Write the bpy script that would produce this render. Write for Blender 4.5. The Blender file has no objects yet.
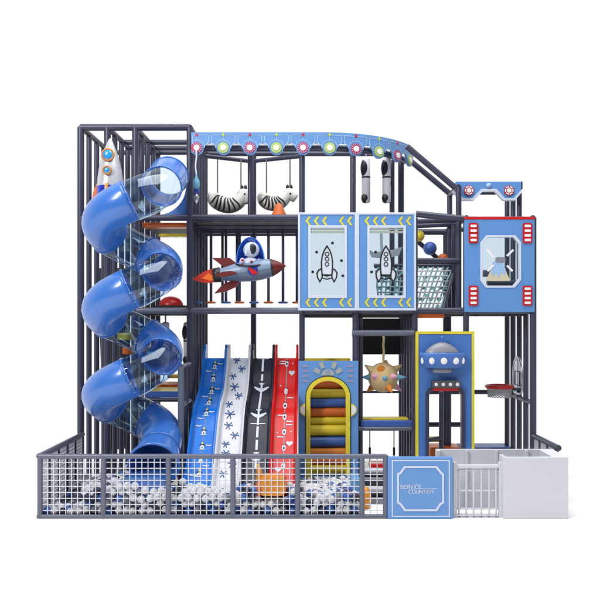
import bpy, math, random
from mathutils import Vector, Matrix
random.seed(7)
PI = math.pi
S = bpy.context.scene
COL = S.collection
D, F, PX, PY, CZ = 10.0, 735.0, 308.0, 320.0, 2.26      # camera distance, focal in photo pixels, vanishing point, eye height

def at(px, py, Y=0.0):
    k = (D + Y) / F
    return Vector(((px - PX) * k, Y, CZ + (PY - py) * k))
def sx(px, Y=0.0): return (px - PX) * (D + Y) / F
def sz(py, Y=0.0): return CZ + (PY - py) * (D + Y) / F
def sc(n, Y=0.0): return n * (D + Y) / F

# ------------------------------------------------------------------ materials
def nmat(name, col, rough=0.5, metal=0.0, vary=0.06, scale=6.0, bump=0.0, bscale=60.0, coat=0.0, spec=0.5):
    m = bpy.data.materials.new(name); m.use_nodes = True
    nt = m.node_tree; b = nt.nodes['Principled BSDF']
    b.inputs['Roughness'].default_value = rough
    b.inputs['Metallic'].default_value = metal
    b.inputs['Coat Weight'].default_value = coat
    b.inputs['Coat Roughness'].default_value = 0.08
    b.inputs['Specular IOR Level'].default_value = spec
    tc = nt.nodes.new('ShaderNodeTexCoord')
    nz = nt.nodes.new('ShaderNodeTexNoise'); nz.inputs['Scale'].default_value = scale; nz.inputs['Detail'].default_value = 4
    nt.links.new(tc.outputs['Object'], nz.inputs['Vector'])
    mx = nt.nodes.new('ShaderNodeMix'); mx.data_type = 'RGBA'
    mx.inputs[6].default_value = tuple(c * (1 - vary) for c in col) + (1,)
    mx.inputs[7].default_value = tuple(min(1, c * (1 + vary)) for c in col) + (1,)
    nt.links.new(nz.outputs['Fac'], mx.inputs[0]); nt.links.new(mx.outputs[2], b.inputs['Base Color'])
    rr = nt.nodes.new('ShaderNodeMapRange'); rr.inputs[3].default_value = max(0.02, rough - 0.07); rr.inputs[4].default_value = min(1, rough + 0.07)
    nt.links.new(nz.outputs['Fac'], rr.inputs[0]); nt.links.new(rr.outputs[0], b.inputs['Roughness'])
    if bump:
        n2 = nt.nodes.new('ShaderNodeTexNoise'); n2.inputs['Scale'].default_value = bscale; n2.inputs['Detail'].default_value = 3
        nt.links.new(tc.outputs['Object'], n2.inputs['Vector'])
        bp = nt.nodes.new('ShaderNodeBump'); bp.inputs['Strength'].default_value = bump; bp.inputs['Distance'].default_value = 0.01
        nt.links.new(n2.outputs['Fac'], bp.inputs['Height']); nt.links.new(bp.outputs[0], b.inputs['Normal'])
    return m

def glassmat(name, tint, rough=0.04, ior=1.45, extra=0.0, gcol=(0.9, 0.95, 1.0)):
    m = bpy.data.materials.new(name); m.use_nodes = True
    nt = m.node_tree; nt.nodes.clear()
    o = nt.nodes.new('ShaderNodeOutputMaterial'); tr = nt.nodes.new('ShaderNodeBsdfTransparent')
    tr.inputs[0].default_value = tint + (1,)
    gl = nt.nodes.new('ShaderNodeBsdfGlossy'); gl.inputs['Roughness'].default_value = rough
    gl.inputs[0].default_value = gcol + (1,)
    fr = nt.nodes.new('ShaderNodeFresnel'); fr.inputs[0].default_value = ior
    ge = nt.nodes.new('ShaderNodeNewGeometry'); mr = nt.nodes.new('ShaderNodeMapRange')
    mr.inputs[3].default_value = ior; mr.inputs[4].default_value = 1/ior
    nt.links.new(ge.outputs['Backfacing'], mr.inputs[0]); nt.links.new(mr.outputs[0], fr.inputs[0])
    mx = nt.nodes.new('ShaderNodeMixShader')
    if extra:
        ad = nt.nodes.new('ShaderNodeMath'); ad.operation = 'ADD'; ad.inputs[1].default_value = extra; ad.use_clamp = True
        nt.links.new(fr.outputs[0], ad.inputs[0]); nt.links.new(ad.outputs[0], mx.inputs[0])
    else: nt.links.new(fr.outputs[0], mx.inputs[0])
    nt.links.new(tr.outputs[0], mx.inputs[1]); nt.links.new(gl.outputs[0], mx.inputs[2]); nt.links.new(mx.outputs[0], o.inputs[0])
    return m

ALB = 0.78      # photo colours are lit a little above 1, so reflectance is lower
def hexc(r, g, b):
    f = lambda c: ((c / 255 + 0.055) / 1.055) ** 2.4 if c > 10 else c / 255 / 12.92
    return (f(r)*ALB, f(g)*ALB, f(b)*ALB)
M = dict(
    pipe=nmat('foam_sleeved_pipe', hexc(56, 59, 82), 0.38, bump=0.06, bscale=90),
    rail=nmat('grey_rail', hexc(98, 103, 122), 0.38, bump=0.05),
    wire=nmat('white_coated_wire', hexc(226, 228, 234), 0.4),
    wiregrey=nmat('grey_coated_wire', hexc(190, 192, 202), 0.45),
    blue=nmat('slide_blue_plastic', hexc(58, 116, 202), 0.28, vary=0.04, scale=2.5, coat=0.35),
    panel=nmat('panel_blue', hexc(97, 151, 217), 0.45, vary=0.025, scale=3),
    panel2=nmat('panel_deep_blue', hexc(72, 122, 200), 0.45, vary=0.04, scale=3),
    canopy=nmat('canopy_blue', hexc(100, 150, 212), 0.45, vary=0.03),
    counter=nmat('counter_blue', hexc(103, 154, 216), 0.42, vary=0.02),
    white=nmat('white_lacquer', hexc(220, 221, 228), 0.35, vary=0.015, scale=2),
    trim=nmat('white_trim', hexc(214, 222, 240), 0.4, vary=0.02),
    black=nmat('black_foam', hexc(20, 20, 28), 0.6, bump=0.1),
    matte=nmat('black_print', hexc(18, 18, 24), 0.5),
    yellow=nmat('yellow_foam', hexc(228, 204, 40), 0.42, vary=0.08),
    ylw=nmat('yellow_trim', hexc(232, 216, 52), 0.42),
    orange=nmat('orange_foam', hexc(222, 106, 30), 0.42, vary=0.08),
    amber=nmat('amber_plastic', hexc(244, 156, 40), 0.32, vary=0.1),
    red=nmat('red_plastic', hexc(206, 22, 26), 0.36, vary=0.06),
    crimson=nmat('crimson_paint', hexc(104, 5, 9), 0.5, vary=0.12, scale=14),
    navy=nmat('navy_plastic', hexc(30, 58, 150), 0.35),
    foamblue=nmat('foam_blue', hexc(58, 96, 176), 0.42, vary=0.06),
    lane_blue=nmat('lane_blue', hexc(20, 122, 226), 0.32, vary=0.04, coat=0.1, spec=0.35),
    lane_white=nmat('lane_white', hexc(220, 222, 230), 0.32, vary=0.02, coat=0.1, spec=0.35),
    lane_black=nmat('lane_black', hexc(34, 37, 54), 0.36, vary=0.06, coat=0.0, spec=0.3),
    lane_red=nmat('lane_red', hexc(216, 14, 14), 0.34, vary=0.05, coat=0.05, spec=0.3),
    splat=nmat('ink_blue', hexc(38, 78, 140), 0.4),
    printwhite=nmat('print_white', hexc(214, 224, 236), 0.4),
    grey=nmat('grey_plastic', hexc(138, 142, 153), 0.35, vary=0.06),
    hull=nmat('hull_grey_blue', hexc(128, 148, 176), 0.36, vary=0.12, scale=10, bump=0.05),
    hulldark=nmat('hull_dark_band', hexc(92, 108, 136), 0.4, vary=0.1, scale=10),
    silver=nmat('silver_paint', hexc(206, 208, 214), 0.3, metal=0.25, vary=0.04, coat=0.3),
    steel=nmat('brushed_steel', hexc(200, 204, 212), 0.25, metal=0.8),
    tan=nmat('tan_fabric', hexc(206, 178, 132), 0.75, vary=0.1, scale=18, bump=0.25, bscale=120),
    ropetan=nmat('tan_rope', hexc(196, 172, 128), 0.8, vary=0.15, scale=60),
    rope=nmat('dark_rope', hexc(86, 84, 90), 0.7, vary=0.2, scale=80),
    pink=nmat('pink_felt', hexc(222, 164, 186), 0.6), sky=nmat('sky_felt', hexc(110, 172, 200), 0.55),
    cone=nmat('orange_felt', hexc(224, 134, 38), 0.55, vary=0.1),
    lightblue=nmat('light_blue_foam', hexc(108, 166, 226), 0.35, vary=0.12, scale=14),
    zebra=nmat('zebra_cream', hexc(222, 222, 216), 0.6, vary=0.05, scale=12, bump=0.12),
    teal=nmat('teal_webbing', hexc(146, 190, 196), 0.65, vary=0.08, scale=30),
    taupe=nmat('taupe_print', hexc(168, 176, 170), 0.5), mauve=nmat('mauve_print', hexc(150, 150, 190), 0.5),
    lime=nmat('lime_print', hexc(190, 210, 60), 0.45), rose=nmat('rose_print', hexc(196, 40, 84), 0.45),
    paleline=nmat('pale_blue_print', hexc(160, 196, 236), 0.45),
    domeblue=nmat('dome_blue', hexc(50, 130, 255), 0.35, vary=0.08, coat=0.1),
    aqua=nmat('aqua_window', hexc(40, 158, 232), 0.15, vary=0.2, scale=10, coat=0.6),
    gold=nmat('gold_ring', hexc(206, 128, 48), 0.3, vary=0.2, scale=20),
    cobalt=nmat('cobalt_paint', hexc(16, 50, 196), 0.22, vary=0.1, coat=0.5),
    flame=nmat('flame_red', hexc(196, 40, 16), 0.45, vary=0.2, scale=16), flame2=nmat('flame_orange', hexc(238, 110, 24), 0.45, vary=0.15, scale=20),
    lamp=nmat('lamp_white', hexc(246, 246, 250), 0.3), beige=nmat('beige_print', hexc(214, 206, 176), 0.5),
    ballwhite=nmat('ball_white', hexc(228, 228, 234), 0.35, vary=0.02), ballgrey=nmat('ball_grey', hexc(128, 132, 146), 0.35),
    ballblue=nmat('ball_blue', hexc(62, 106, 190), 0.32), balldark=nmat('ball_dark', hexc(44, 50, 76), 0.35),
    floor=nmat('studio_white', (0.93, 0.93, 0.93), 0.8, vary=0.002, spec=0.0),
    pitpad=nmat('pit_floor_pad', hexc(86, 88, 104), 0.7, vary=0.1),
    tubeglass=glassmat('clear_tube_plastic', (0.74, 0.87, 0.98), 0.05, 1.45, 0.03, (0.8, 0.9, 1.0)),
    pane=glassmat('pale_window_film', (0.80, 0.875, 0.93), 0.15, 1.4, 0.02),
    domeglass=glassmat('dome_glass', (0.90, 0.94, 1.0), 0.03, 1.3, 0.0, (0.5, 0.6, 0.8)),
    acrylic=glassmat('acrylic_backboard', (0.8, 0.84, 0.88), 0.05, 1.45, 0.05),
)

# ------------------------------------------------------------------ mesh builder
ORG = {}
class MB:
    def __init__(s): s.v = []; s.f = []; s.s = []; s.m = []; s.cur = 0
    def add(s, vs, fs, smooth=False):
        b = len(s.v); s.v += [Vector(p) for p in vs]
        for f in fs:
            s.f.append([i + b for i in f]); s.s.append(smooth); s.m.append(s.cur)
        return s
    def box(s, x0, x1, y0, y1, z0, z1):
        if x0 > x1: x0, x1 = x1, x0
        if y0 > y1: y0, y1 = y1, y0
        if z0 > z1: z0, z1 = z1, z0
        v = [(x, y, z) for x in (x0, x1) for y in (y0, y1) for z in (z0, z1)]
        return s.add(v, [(0,1,3,2),(4,6,7,5),(0,4,5,1),(2,3,7,6),(0,2,6,4),(1,5,7,3)])
    def cyl(s, a, b, r, n=12, r2=None, caps=True):
        a = Vector(a); b = Vector(b); r2 = r if r2 is None else r2
        d = (b - a).normalized(); u = d.orthogonal().normalized(); w = d.cross(u)
        A = [a + (u * math.cos(t) + w * math.sin(t)) * r for t in [2*PI*i/n for i in range(n)]]
        B = [b + (u * math.cos(t) + w * math.sin(t)) * r2 for t in [2*PI*i/n for i in range(n)]]
        s.add(A + B, [(i, (i+1) % n, n + (i+1) % n, n + i) for i in range(n)], True)
        if caps:
            if r > 1e-5: s.add(A, [list(range(n))[::-1]])
            if r2 > 1e-5: s.add(B, [list(range(n))])
        return s
    def sweep(s, pts, rad, n=12, closed=False, caps=True):
        pts = [Vector(p) for p in pts]; N = len(pts)
        rad = rad if isinstance(rad, (list, tuple)) else [rad] * N
        rings = []; u = None
        for i, p in enumerate(pts):
            if closed: t = (pts[(i+1) % N] - pts[i-1]).normalized()
            else: t = (pts[min(i+1, N-1)] - pts[max(i-1, 0)]).normalized()
            if u is None: u = t.orthogonal().normalized()
            u = (u - t * u.dot(t)).normalized(); w = t.cross(u)
            rings.append([p + (u * math.cos(q) + w * math.sin(q)) * rad[i] for q in [2*PI*k/n for k in range(n)]])
        vs = [v for r in rings for v in r]; fs = []
        for i in range(N if closed else N-1):
            j = (i+1) % N
            for k in range(n): fs.append((i*n+k, i*n+(k+1) % n, j*n+(k+1) % n, j*n+k))
        s.add(vs, fs, True)
        if caps and not closed:
            s.add(rings[0], [list(range(n))[::-1]]); s.add(rings[-1], [list(range(n))])
        return s
    def lathe(s, base, axis, prof, n=24, smooth=True):      # prof: (distance along axis, radius)
        base = Vector(base); d = Vector(axis).normalized(); u = d.orthogonal().normalized(); w = d.cross(u)
        vs = []; fs = []
        for h, r in prof:
            for i in range(n):
                t = 2*PI*i/n; vs.append(base + d*h + (u*math.cos(t) + w*math.sin(t))*max(r, 1e-4))
        for j in range(len(prof)-1):
            for i in range(n): fs.append((j*n+i, j*n+(i+1) % n, (j+1)*n+(i+1) % n, (j+1)*n+i))
        s.add(vs, fs, smooth)
        if prof[0][1] > 1e-3: s.add(vs[:n], [list(range(n))[::-1]])
        if prof[-1][1] > 1e-3: s.add(vs[-n:], [list(range(n))])
        return s
    def ball(s, c, r, n=20, m=12, sc=(1,1,1)):
        c = Vector(c)
        vs = [c + Vector((0,0,r*sc[2]))]
        for j in range(1, m):
            p = PI*j/m
            for i in range(n):
                t = 2*PI*i/n
                vs.append(c + Vector((r*sc[0]*math.sin(p)*math.cos(t), r*sc[1]*math.sin(p)*math.sin(t), r*sc[2]*math.cos(p))))
        vs.append(c - Vector((0,0,r*sc[2])))
        fs = [(0, 1+i, 1+(i+1) % n) for i in range(n)]
        for j in range(m-2):
            for i in range(n):
                a = 1+j*n; b = a+n
                fs.append((a+i, b+i, b+(i+1) % n, a+(i+1) % n))
        L = len(vs)-1; a = 1+(m-2)*n
        fs += [(a+i, L, a+(i+1) % n) for i in range(n)]
        return s.add(vs, fs, True)
    def prism(s, poly, y0, y1, smooth=False):               # poly of (x, z), extruded along Y
        n = len(poly)
        A = [(x, y0, z) for x, z in poly]; B = [(x, y1, z) for x, z in poly]
        s.add(A + B, [(i, (i+1) % n, n+(i+1) % n, n+i) for i in range(n)], smooth)
        s.add(A, [list(range(n))]); s.add(B, [list(range(n))[::-1]])
        return s
    def frame(s, outer, inner, y0, y1):                     # plate between two loops of equal length
        n = len(outer)
        v = [(x, y0, z) for x, z in outer] + [(x, y0, z) for x, z in inner] + [(x, y1, z) for x, z in outer] + [(x, y1, z) for x, z in inner]
        f = []
        for i in range(n):
            j = (i+1) % n
            f += [(i, j, n+j, n+i), (2*n+i, 3*n+i, 3*n+j, 2*n+j), (i, 2*n+i, 2*n+j, j), (n+i, n+j, 3*n+j, 3*n+i)]
        return s.add(v, f)
    def build(s, name, mat, parent=None, bevel=0, solid=0, smooth_angle=False):
        org = ORG.get(parent.name, Vector((0,0,0))) if parent else Vector((0,0,0))
        me = bpy.data.meshes.new(name)
        me.from_pydata([tuple(v - org) for v in s.v], [], s.f)
        for p, sm, mi in zip(me.polygons, s.s, s.m): p.use_smooth = sm; p.material_index = mi
        for m in (mat if isinstance(mat, list) else [mat]): me.materials.append(m)
        o = bpy.data.objects.new(name, me); COL.objects.link(o)
        if parent: o.parent = parent; ORG[o.name] = org
        if solid:
            q = o.modifiers.new('Solidify', 'SOLIDIFY'); q.thickness = solid; q.offset = -1
        if bevel:
            q = o.modifiers.new('Bevel', 'BEVEL'); q.width = bevel; q.segments = 2; q.limit_method = 'ANGLE'; q.angle_limit = math.radians(40)
        return o

def tag(o, label, cat, group=None, kind=None):
    if label: o['label'] = label
    if cat: o['category'] = cat
    if group: o['group'] = group
    if kind: o['kind'] = kind
    return o
def thing(name, label, cat, loc, group=None):
    o = bpy.data.objects.new(name, None); COL.objects.link(o); o.location = loc; o.empty_display_size = 0.1
    ORG[o.name] = Vector(loc)
    return tag(o, label, cat, group)
def copy_tree(o, parent=None):
    c = o.copy(); COL.objects.link(c); c.parent = parent
    for ch in list(o.children): copy_tree(ch, c)
    return c

def rays(outer, inner, cx, cz, extra=0):                    # resample two star-shaped loops on common angles
    def hit(poly, a):
        dx, dz = math.cos(a), math.sin(a); best = None
        for i in range(len(poly)):
            x0, z0 = poly[i][0]-cx, poly[i][1]-cz; x1, z1 = poly[(i+1) % len(poly)][0]-cx, poly[(i+1) % len(poly)][1]-cz
            ex, ez = x1-x0, z1-z0; det = dx*(-ez) + dz*ex
            if abs(det) < 1e-12: continue
            t = (x0*(-ez) + z0*ex)/det; u = (dx*z0 - dz*x0)/det
            if t > 0 and -1e-6 <= u <= 1+1e-6 and (best is None or t > best): best = t
        return (cx + dx*best, cz + dz*best)
    an = sorted(set(round(math.atan2(z-cz, x-cx), 6) for x, z in outer+inner))
    return [hit(outer, a) for a in an], [hit(inner, a) for a in an]
def circ(cx, cz, r, n=24, a0=0, a1=2*PI, rz=None):
    full = abs(a1-a0-2*PI) < 1e-6
    return [(cx + r*math.cos(a0+(a1-a0)*i/(n if full else n-1)), cz + (rz or r)*math.sin(a0+(a1-a0)*i/(n if full else n-1))) for i in range(n)]
def rrect(x0, x1, z0, z1, r, n=5):
    p = []
    for cx, cz, a in ((x1-r, z1-r, 0), (x0+r, z1-r, PI/2), (x0+r, z0+r, PI), (x1-r, z0+r, 1.5*PI)):
        p += circ(cx, cz, r, n, a, a+PI/2)
    return p
def rect(x0, x1, z0, z1): return [(x0,z0),(x1,z0),(x1,z1),(x0,z1)]
def stroke(mb, pts, w, y0, y1, closed=False):               # polyline of width w in the XZ plane
    n = len(pts)
    for i in range(n if closed else n-1):
        (x0, z0), (x1, z1) = pts[i], pts[(i+1) % n]
        d = math.hypot(x1-x0, z1-z0) or 1; ux, uz = (x1-x0)/d*w/2, (z1-z0)/d*w/2
        mb.prism([(x0-ux*.7+uz, z0-uz*.7-ux), (x1+ux*.7+uz, z1+uz*.7-ux), (x1+ux*.7-uz, z1+uz*.7+ux), (x0-ux*.7-uz, z0-uz*.7+ux)], y0 - i*0.00005, y1)
    return mb

# ------------------------------------------------------------------ setting
tag(MB().add([(-14,-9,0),(14,-9,0),(14,1.9,0),(-14,1.9,0)], [(0,1,2,3)]).build('floor', M['floor']), None, None, None, 'structure')

# ------------------------------------------------------------------ main frame
ZT, Z3, Z2 = 4.88, 3.65, 2.385
BK = 1.5
R0, R1 = 0.046, 0.038
fr = thing('play_frame', 'tall dark grey foam-sleeved pipe frame with decks that carries the whole playground', 'frame', (0, 0.7, 0))
def post(px, Y, z0, z1, r=R0):
    x = sx(px, 0)
    MB().cyl((x, Y, z0), (x, Y, z1), r, 14).build('post', M['pipe'], fr)
def postp(px, Y, z0, z1, r=R1):            # px as seen in the photo at that depth
    x = sx(px, Y)
    MB().cyl((x, Y, z0), (x, Y, z1), r, 14).build('post', M['pipe'], fr)
def beam(a, b, r=R1, name='beam', m='pipe'): MB().cyl(a, b, r, 14).build(name, M[m], fr)
XL, XR = sx(80.8), sx(533)
X107, X135, X190, X300, X355, X415, X466 = sx(107.5), sx(135.5), sx(190), sx(302), sx(355.5), sx(415), sx(466.5)
# three bar walls on the left
for X, n in ((XL, 5), (X107, 5), (X135, 5)):
    for k in range(n):
        Y = k*BK/(n-1)
        MB().cyl((X, Y, 0), (X, Y, ZT), R0 if k == 0 else R1, 14).build('post' if k in (0, n-1) else 'bar', M['pipe'], fr)
    beam((X, 0, ZT), (X, BK, ZT))
for X in (XL, X190):
    for z in (Z2, Z3): beam((X, 0, z), (X, BK, z))
for Y, x0, x1 in ((0, XL, X190), (0.84, X107, X190), (1.2, X107, X190), (BK, XL, X190)):
    beam((x0, Y, ZT), (x1, Y, ZT), R0 if Y == 0 else R1)
# central wall at x=190
for k in range(6):
    Y = k*BK/5
    MB().cyl((X190, Y, 0), (X190, Y, ZT), R0 if k == 0 else R1, 14).build('post' if k in (0, 5) else 'bar', M['pipe'], fr)
beam((X190, 0, ZT), (X190, BK, ZT))
# rear posts and rear beams
postp(253.5, BK, 0, ZT, 0.045); post(248.5, 0.35, Z3, ZT-0.1, 0.04)
for px in (302, 353): post(px, 0.02, Z3, 4.62, 0.04)
postp(392, 0.75, Z2, 4.6); postp(401, 0.9, Z2, 4.6, 0.045)
postp(302, 0.02, 1.70, Z3); postp(355.5, 0.02, 0, Z3, 0.043); postp(360, 0.15, 0, 2.3)
beam((X190, BK, ZT-0.02), (sx(397, BK), BK, ZT-0.02))
for a, b in (((205, 156, 0.9), (248, 161, 1.35)), ((255, 161, 1.35), (303, 156, 0.9))):
    beam(at(*a), at(*b), 0.032)
beam((X190, 0, Z3), (X300, 0, Z3), 0.045)
beam((XL, 0, Z3), (X190, 0, Z3), 0.042)
for Y, dz in ((0.5, -0.0), (1.0, -0.02), (BK, 0)): beam((X190, Y, Z3+dz-0.04), (sx(302, Y), Y, Z3+dz-0.04), 0.04)
beam((XL, 0, Z2), (X300, 0, Z2), 0.045, m='rail'); beam((X300, 0.02, Z2), (XR, 0.02, Z2), 0.045)
beam((XL, BK, Z2), (X190, BK, Z2)); beam((X190, 0.75, 3.585), (sx(300, 0.75), 0.75, 3.585), 0.014)
# arc beam under the canopy
# right tower
for k in range(5):
    Y = k*1.3/4
    post(466 if k == 0 else 463.5, Y, 0 if k == 0 else (Z2 if k in (1, 2, 3) else 0), 4.13 if k in (1, 3) else Z3, 0.040)
for k in range(5):
    Y = k*1.3/4
    MB().cyl((XR, Y, 0), (XR, Y, 4.11 if k >= 2 else Z3), 0.046 if k == 0 else 0.038, 14).build('bar', M['pipe'], fr)
for z in (Z2, Z3): beam((XR, 0, z), (XR, 1.3, z)); beam((X466, 1.3, z), (XR, 1.3, z)); beam((X466, 0, z), (X466, 1.3, z))
beam((XR, 0, Z3-0.02), (X466, 0, Z3-0.02))
beam((XR, 0, sz(403)), (XR, 1.3, sz(403)), 0.034)
beam((sx(463.5), 0.65, 4.11), (XR, 0.65, 4.11), 0.036)
beam((XR, 0.65, 4.11), (XR, 1.3, 4.11), 0.03)
beam(at(407, 146.5, 0.35), at(455.5, 188, 0.35), 0.042); beam(at(407, 158, 0.95), at(449, 193, 0.95), 0.042)
beam((sx(463.5), 0.325, 4.13), (sx(463.5), 0.975, 4.13))
# beams between the window panels and the right tower
beam(at(416, 214, 0.0), at(465, 219, 0.0), 0.045); beam(at(416, 221.5, 0.5), at(459, 220, 0.6), 0.036)
beam(at(416, 226, 0.9), at(456, 224, 0.9), 0.036); beam(at(398, 232, 1.3), at(455, 232, 1.3), 0.046)
beam(at(412, 261, 0.3), at(459, 261, 0.3), 0.045)
beam(at(417, 241, 1.1), at(448, 267, 1.1), 0.036, 'sloping_rail')
# central bay, right wall
post(415, 0.02, 0, Z3, 0.04)
for k in range(1, 6):
    Y = k*BK/5
    MB().cyl((X415, Y, 0), (X415, Y, Z2), 0.038, 12).build('bar', M['pipe'], fr)
beam(at(352, 333, 0.0), at(414, 333, 0.0), 0.042, m='rail')
beam(at(361, 392, BK), at(400, 392, BK), 0.02)
# lower right bay
postp(448.7, 1.3, 0, Z2, 0.040); postp(441.3, 0.7, 0, 1.22, 0.035)
beam(at(416, 392, 1.3), (XR, 1.3, sz(392, 1.3)), 0.036); beam(at(416, 424.5, 1.3), at(466, 424.5, 1.3), 0.038)
beam(at(424, 441, 0.5), at(441, 438, 0.7), 0.03)
# slide side railing
for Y in (-0.71, -0.36):
    MB().cyl((X190, Y, 0), (X190, Y, sz(366, -0.71)), 0.04, 14).build('post', M['rail'] if Y < -0.5 else M['pipe'], fr)
for z in (sz(367, -0.71), sz(406, -0.71)):
    MB().cyl((X190, -0.71, z), (X190, 0.05, z+0.0), 0.032, 12).build('side_rail', M['rail'], fr)
def deck(px0, px1, Y0, Y1, z, cols, t=0.06, front=None):
    x0, x1 = sx(px0, 0), sx(px1, 0)
    MB().box(x0, x1, Y0+0.03, Y1, z-t, z).build('deck', M[cols], fr, bevel=0.008)
    if front: MB().box(x0, x1, Y0-0.0, Y0+0.027, z-t-0.03, z+0.004).build('deck_edge', M[front], fr, bevel=0.006)
deck(140, 187, 0.08, 0.36, Z3-0.05, 'orange'); deck(140, 187, 0.40, 1.0, Z3-0.04, 'black'); deck(140, 187, 1.2, 1.42, Z3-0.05, 'yellow'); deck(108, 187, 0.12, 1.4, Z2+0.0, 'black')
deck(145, 187, 0.05, 0.75, 1.28, 'yellow', 0.05, 'foamblue'); 
deck(143, 187, 0.80, 1.35, 1.31, 'orange', 0.05)
deck(150, 187, 1.2, 1.48, 1.42, 'yellow', 0.05)
beam((sx(137), 0.05, 1.17), (X190, 0.05, 1.17), 0.03)
deck(193, 298, 0.08, 1.4, Z3+0.01, 'black', 0.05)
deck(361, 410, 0.12, 0.36, 0.90, 'yellow', 0.05); 
MB().box(sx(361), X415, 0.03, 0.117, 0.80, 0.885).build('deck_edge', M['foamblue'], fr, bevel=0.015)
beam((sx(358), 0.05, 0.775), (X415, 0.05, 0.775), 0.03, m='rail')
deck(205, 300, 0.66, 0.8, 1.69, 'yellow', 0.06)
deck(304, 353, 0.55, 0.7, 1.705, 'yellow', 0.05)
deck(417, 445, 0.06, 1.0, Z2+0.02, 'orange', 0.09, 'orange'); deck(447, 464, 0.10, 1.2, Z2-0.01, 'black')
deck(468, 531, 0.12, 1.25, Z2-0.02, 'black', 0.05); deck(300, 414, 0.12, 1.3, Z2-0.03, 'black', 0.06)

# black padding boards behind the spiked ball and beside the spiral slide
bd = MB().box(sx(357, 1.3), sx(401, 1.3), 1.3, 1.36, sz(354.5, 1.3), Z2-0.1)
tag(bd.build('padding_board', M['black'], bevel=0.01), 'black padded board hanging behind the spiked ball below the rocket windows', 'padding board')
bd = MB()
for i in range(9):
    a, b = i/9, (i+1)/9
    x0, x1 = sx(98, 1.2), sx(131, 1.2)
    zz = 3.05
    bd.prism([(x0+(x1-x0)*a, zz), (x0+(x1-x0)*b, zz), (x0+0.09+(x1-x0-0.13)*b, 0.3), (x0+0.09+(x1-x0-0.13)*a, 0.3)], 1.18+0.05*math.sin(i*2.1), 1.22+0.05*math.sin(i*2.1))
tag(bd.build('safety_drape', M['black']), 'black pleated drape hanging among the bars behind the spiral slide', 'drape')

# ------------------------------------------------------------------ canopy
cy0 = -0.07
S0 = sx(191.5, cy0); SX = sx(322, cy0); RAD = 1.45
def arc(s):                                  # arc length from x=S0 -> (x, y, nx, ny)
    L = SX - S0
    if s <= L: return (S0+s, cy0, 0, -1)
    a = (s-L)/RAD
    return (SX + RAD*math.sin(a), cy0 + RAD*(1-math.cos(a)), math.sin(a), -math.cos(a))
def cp(s, z, off=0.0):
    x, y, nx, ny = arc(s); return Vector((x+nx*off, y+ny*off, z))
def strip(mb, poly, o0, o1):                 # polygon in (s,z) bent round the arc
    A = [cp(s_, z_, o1) for s_, z_ in poly]; B = [cp(s_, z_, o0) for s_, z_ in poly]; n = len(poly)
    mb.add(A+B, [(i, (i+1) % n, n+(i+1) % n, n+i) for i in range(n)]); mb.add(A, [list(range(n))]); mb.add(B, [list(range(n))[::-1]])
    return mb
cn = thing('canopy_fascia', 'long curved blue fascia with round red and lime medallions along the top', 'fascia', (sx(300), 0, 4.5))
pitch = sc(26.5, cy0); s1 = sx(197, cy0)-S0; zt = sz(132.8, cy0); zc = sz(148.3, cy0); rb = sc(7.0, cy0)
smax = s1+9*pitch+pitch*0.42
def bottom(s):
    k = round((s-s1)/pitch); d = abs(s-(s1+k*pitch))
    if d < rb: return zc - math.sqrt(rb*rb-d*d)
    n = pitch/2 - d
    return sz(147.2, cy0) + sc(3.6, cy0)*max(0, min(1, (sc(5.2, cy0)-n)/sc(1.8, cy0)))
mb = MB(); N = 420
for i in range(N):
    a, b = smax*i/N, smax*(i+1)/N
    ba, bb = bottom(a), bottom(b)
    p = [cp(a, ba, .03), cp(b, bb, .03), cp(b, zt, .03), cp(a, zt, .03), cp(a, ba, 0), cp(b, bb, 0), cp(b, zt, 0), cp(a, zt, 0)]
    mb.add(p, [(0,1,2,3), (7,6,5,4), (0,4,5,1), (3,2,6,7)])
    if i == N-1: mb.add(p, [(1,5,6,2)])
    if i == 0: mb.add(p, [(0,3,7,4)])
mb.build('fascia_board', M['canopy'], cn)
ln = MB()
def sstroke(mb, pts, w, o):
    for (a, z0), (b, z1) in zip(pts, pts[1:]):
        if min(a, b) < 0.01: continue
        d = math.hypot(b-a, z1-z0); us, uz = (b-a)/d*w/2, (z1-z0)/d*w/2
        n = max(1, int(d/0.04))
        for i in range(n):
            p0 = (a+(b-a)*i/n, z0+(z1-z0)*i/n); p1 = (a+(b-a)*(i+1)/n, z0+(z1-z0)*(i+1)/n)
            mb.add([cp(p0[0]+uz, p0[1]-us, o), cp(p1[0]+uz, p1[1]-us, o), cp(p1[0]-uz, p1[1]+us, o), cp(p0[0]-uz, p0[1]+us, o)], [(0,1,2,3)])
u = sc(1, cy0)
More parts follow.
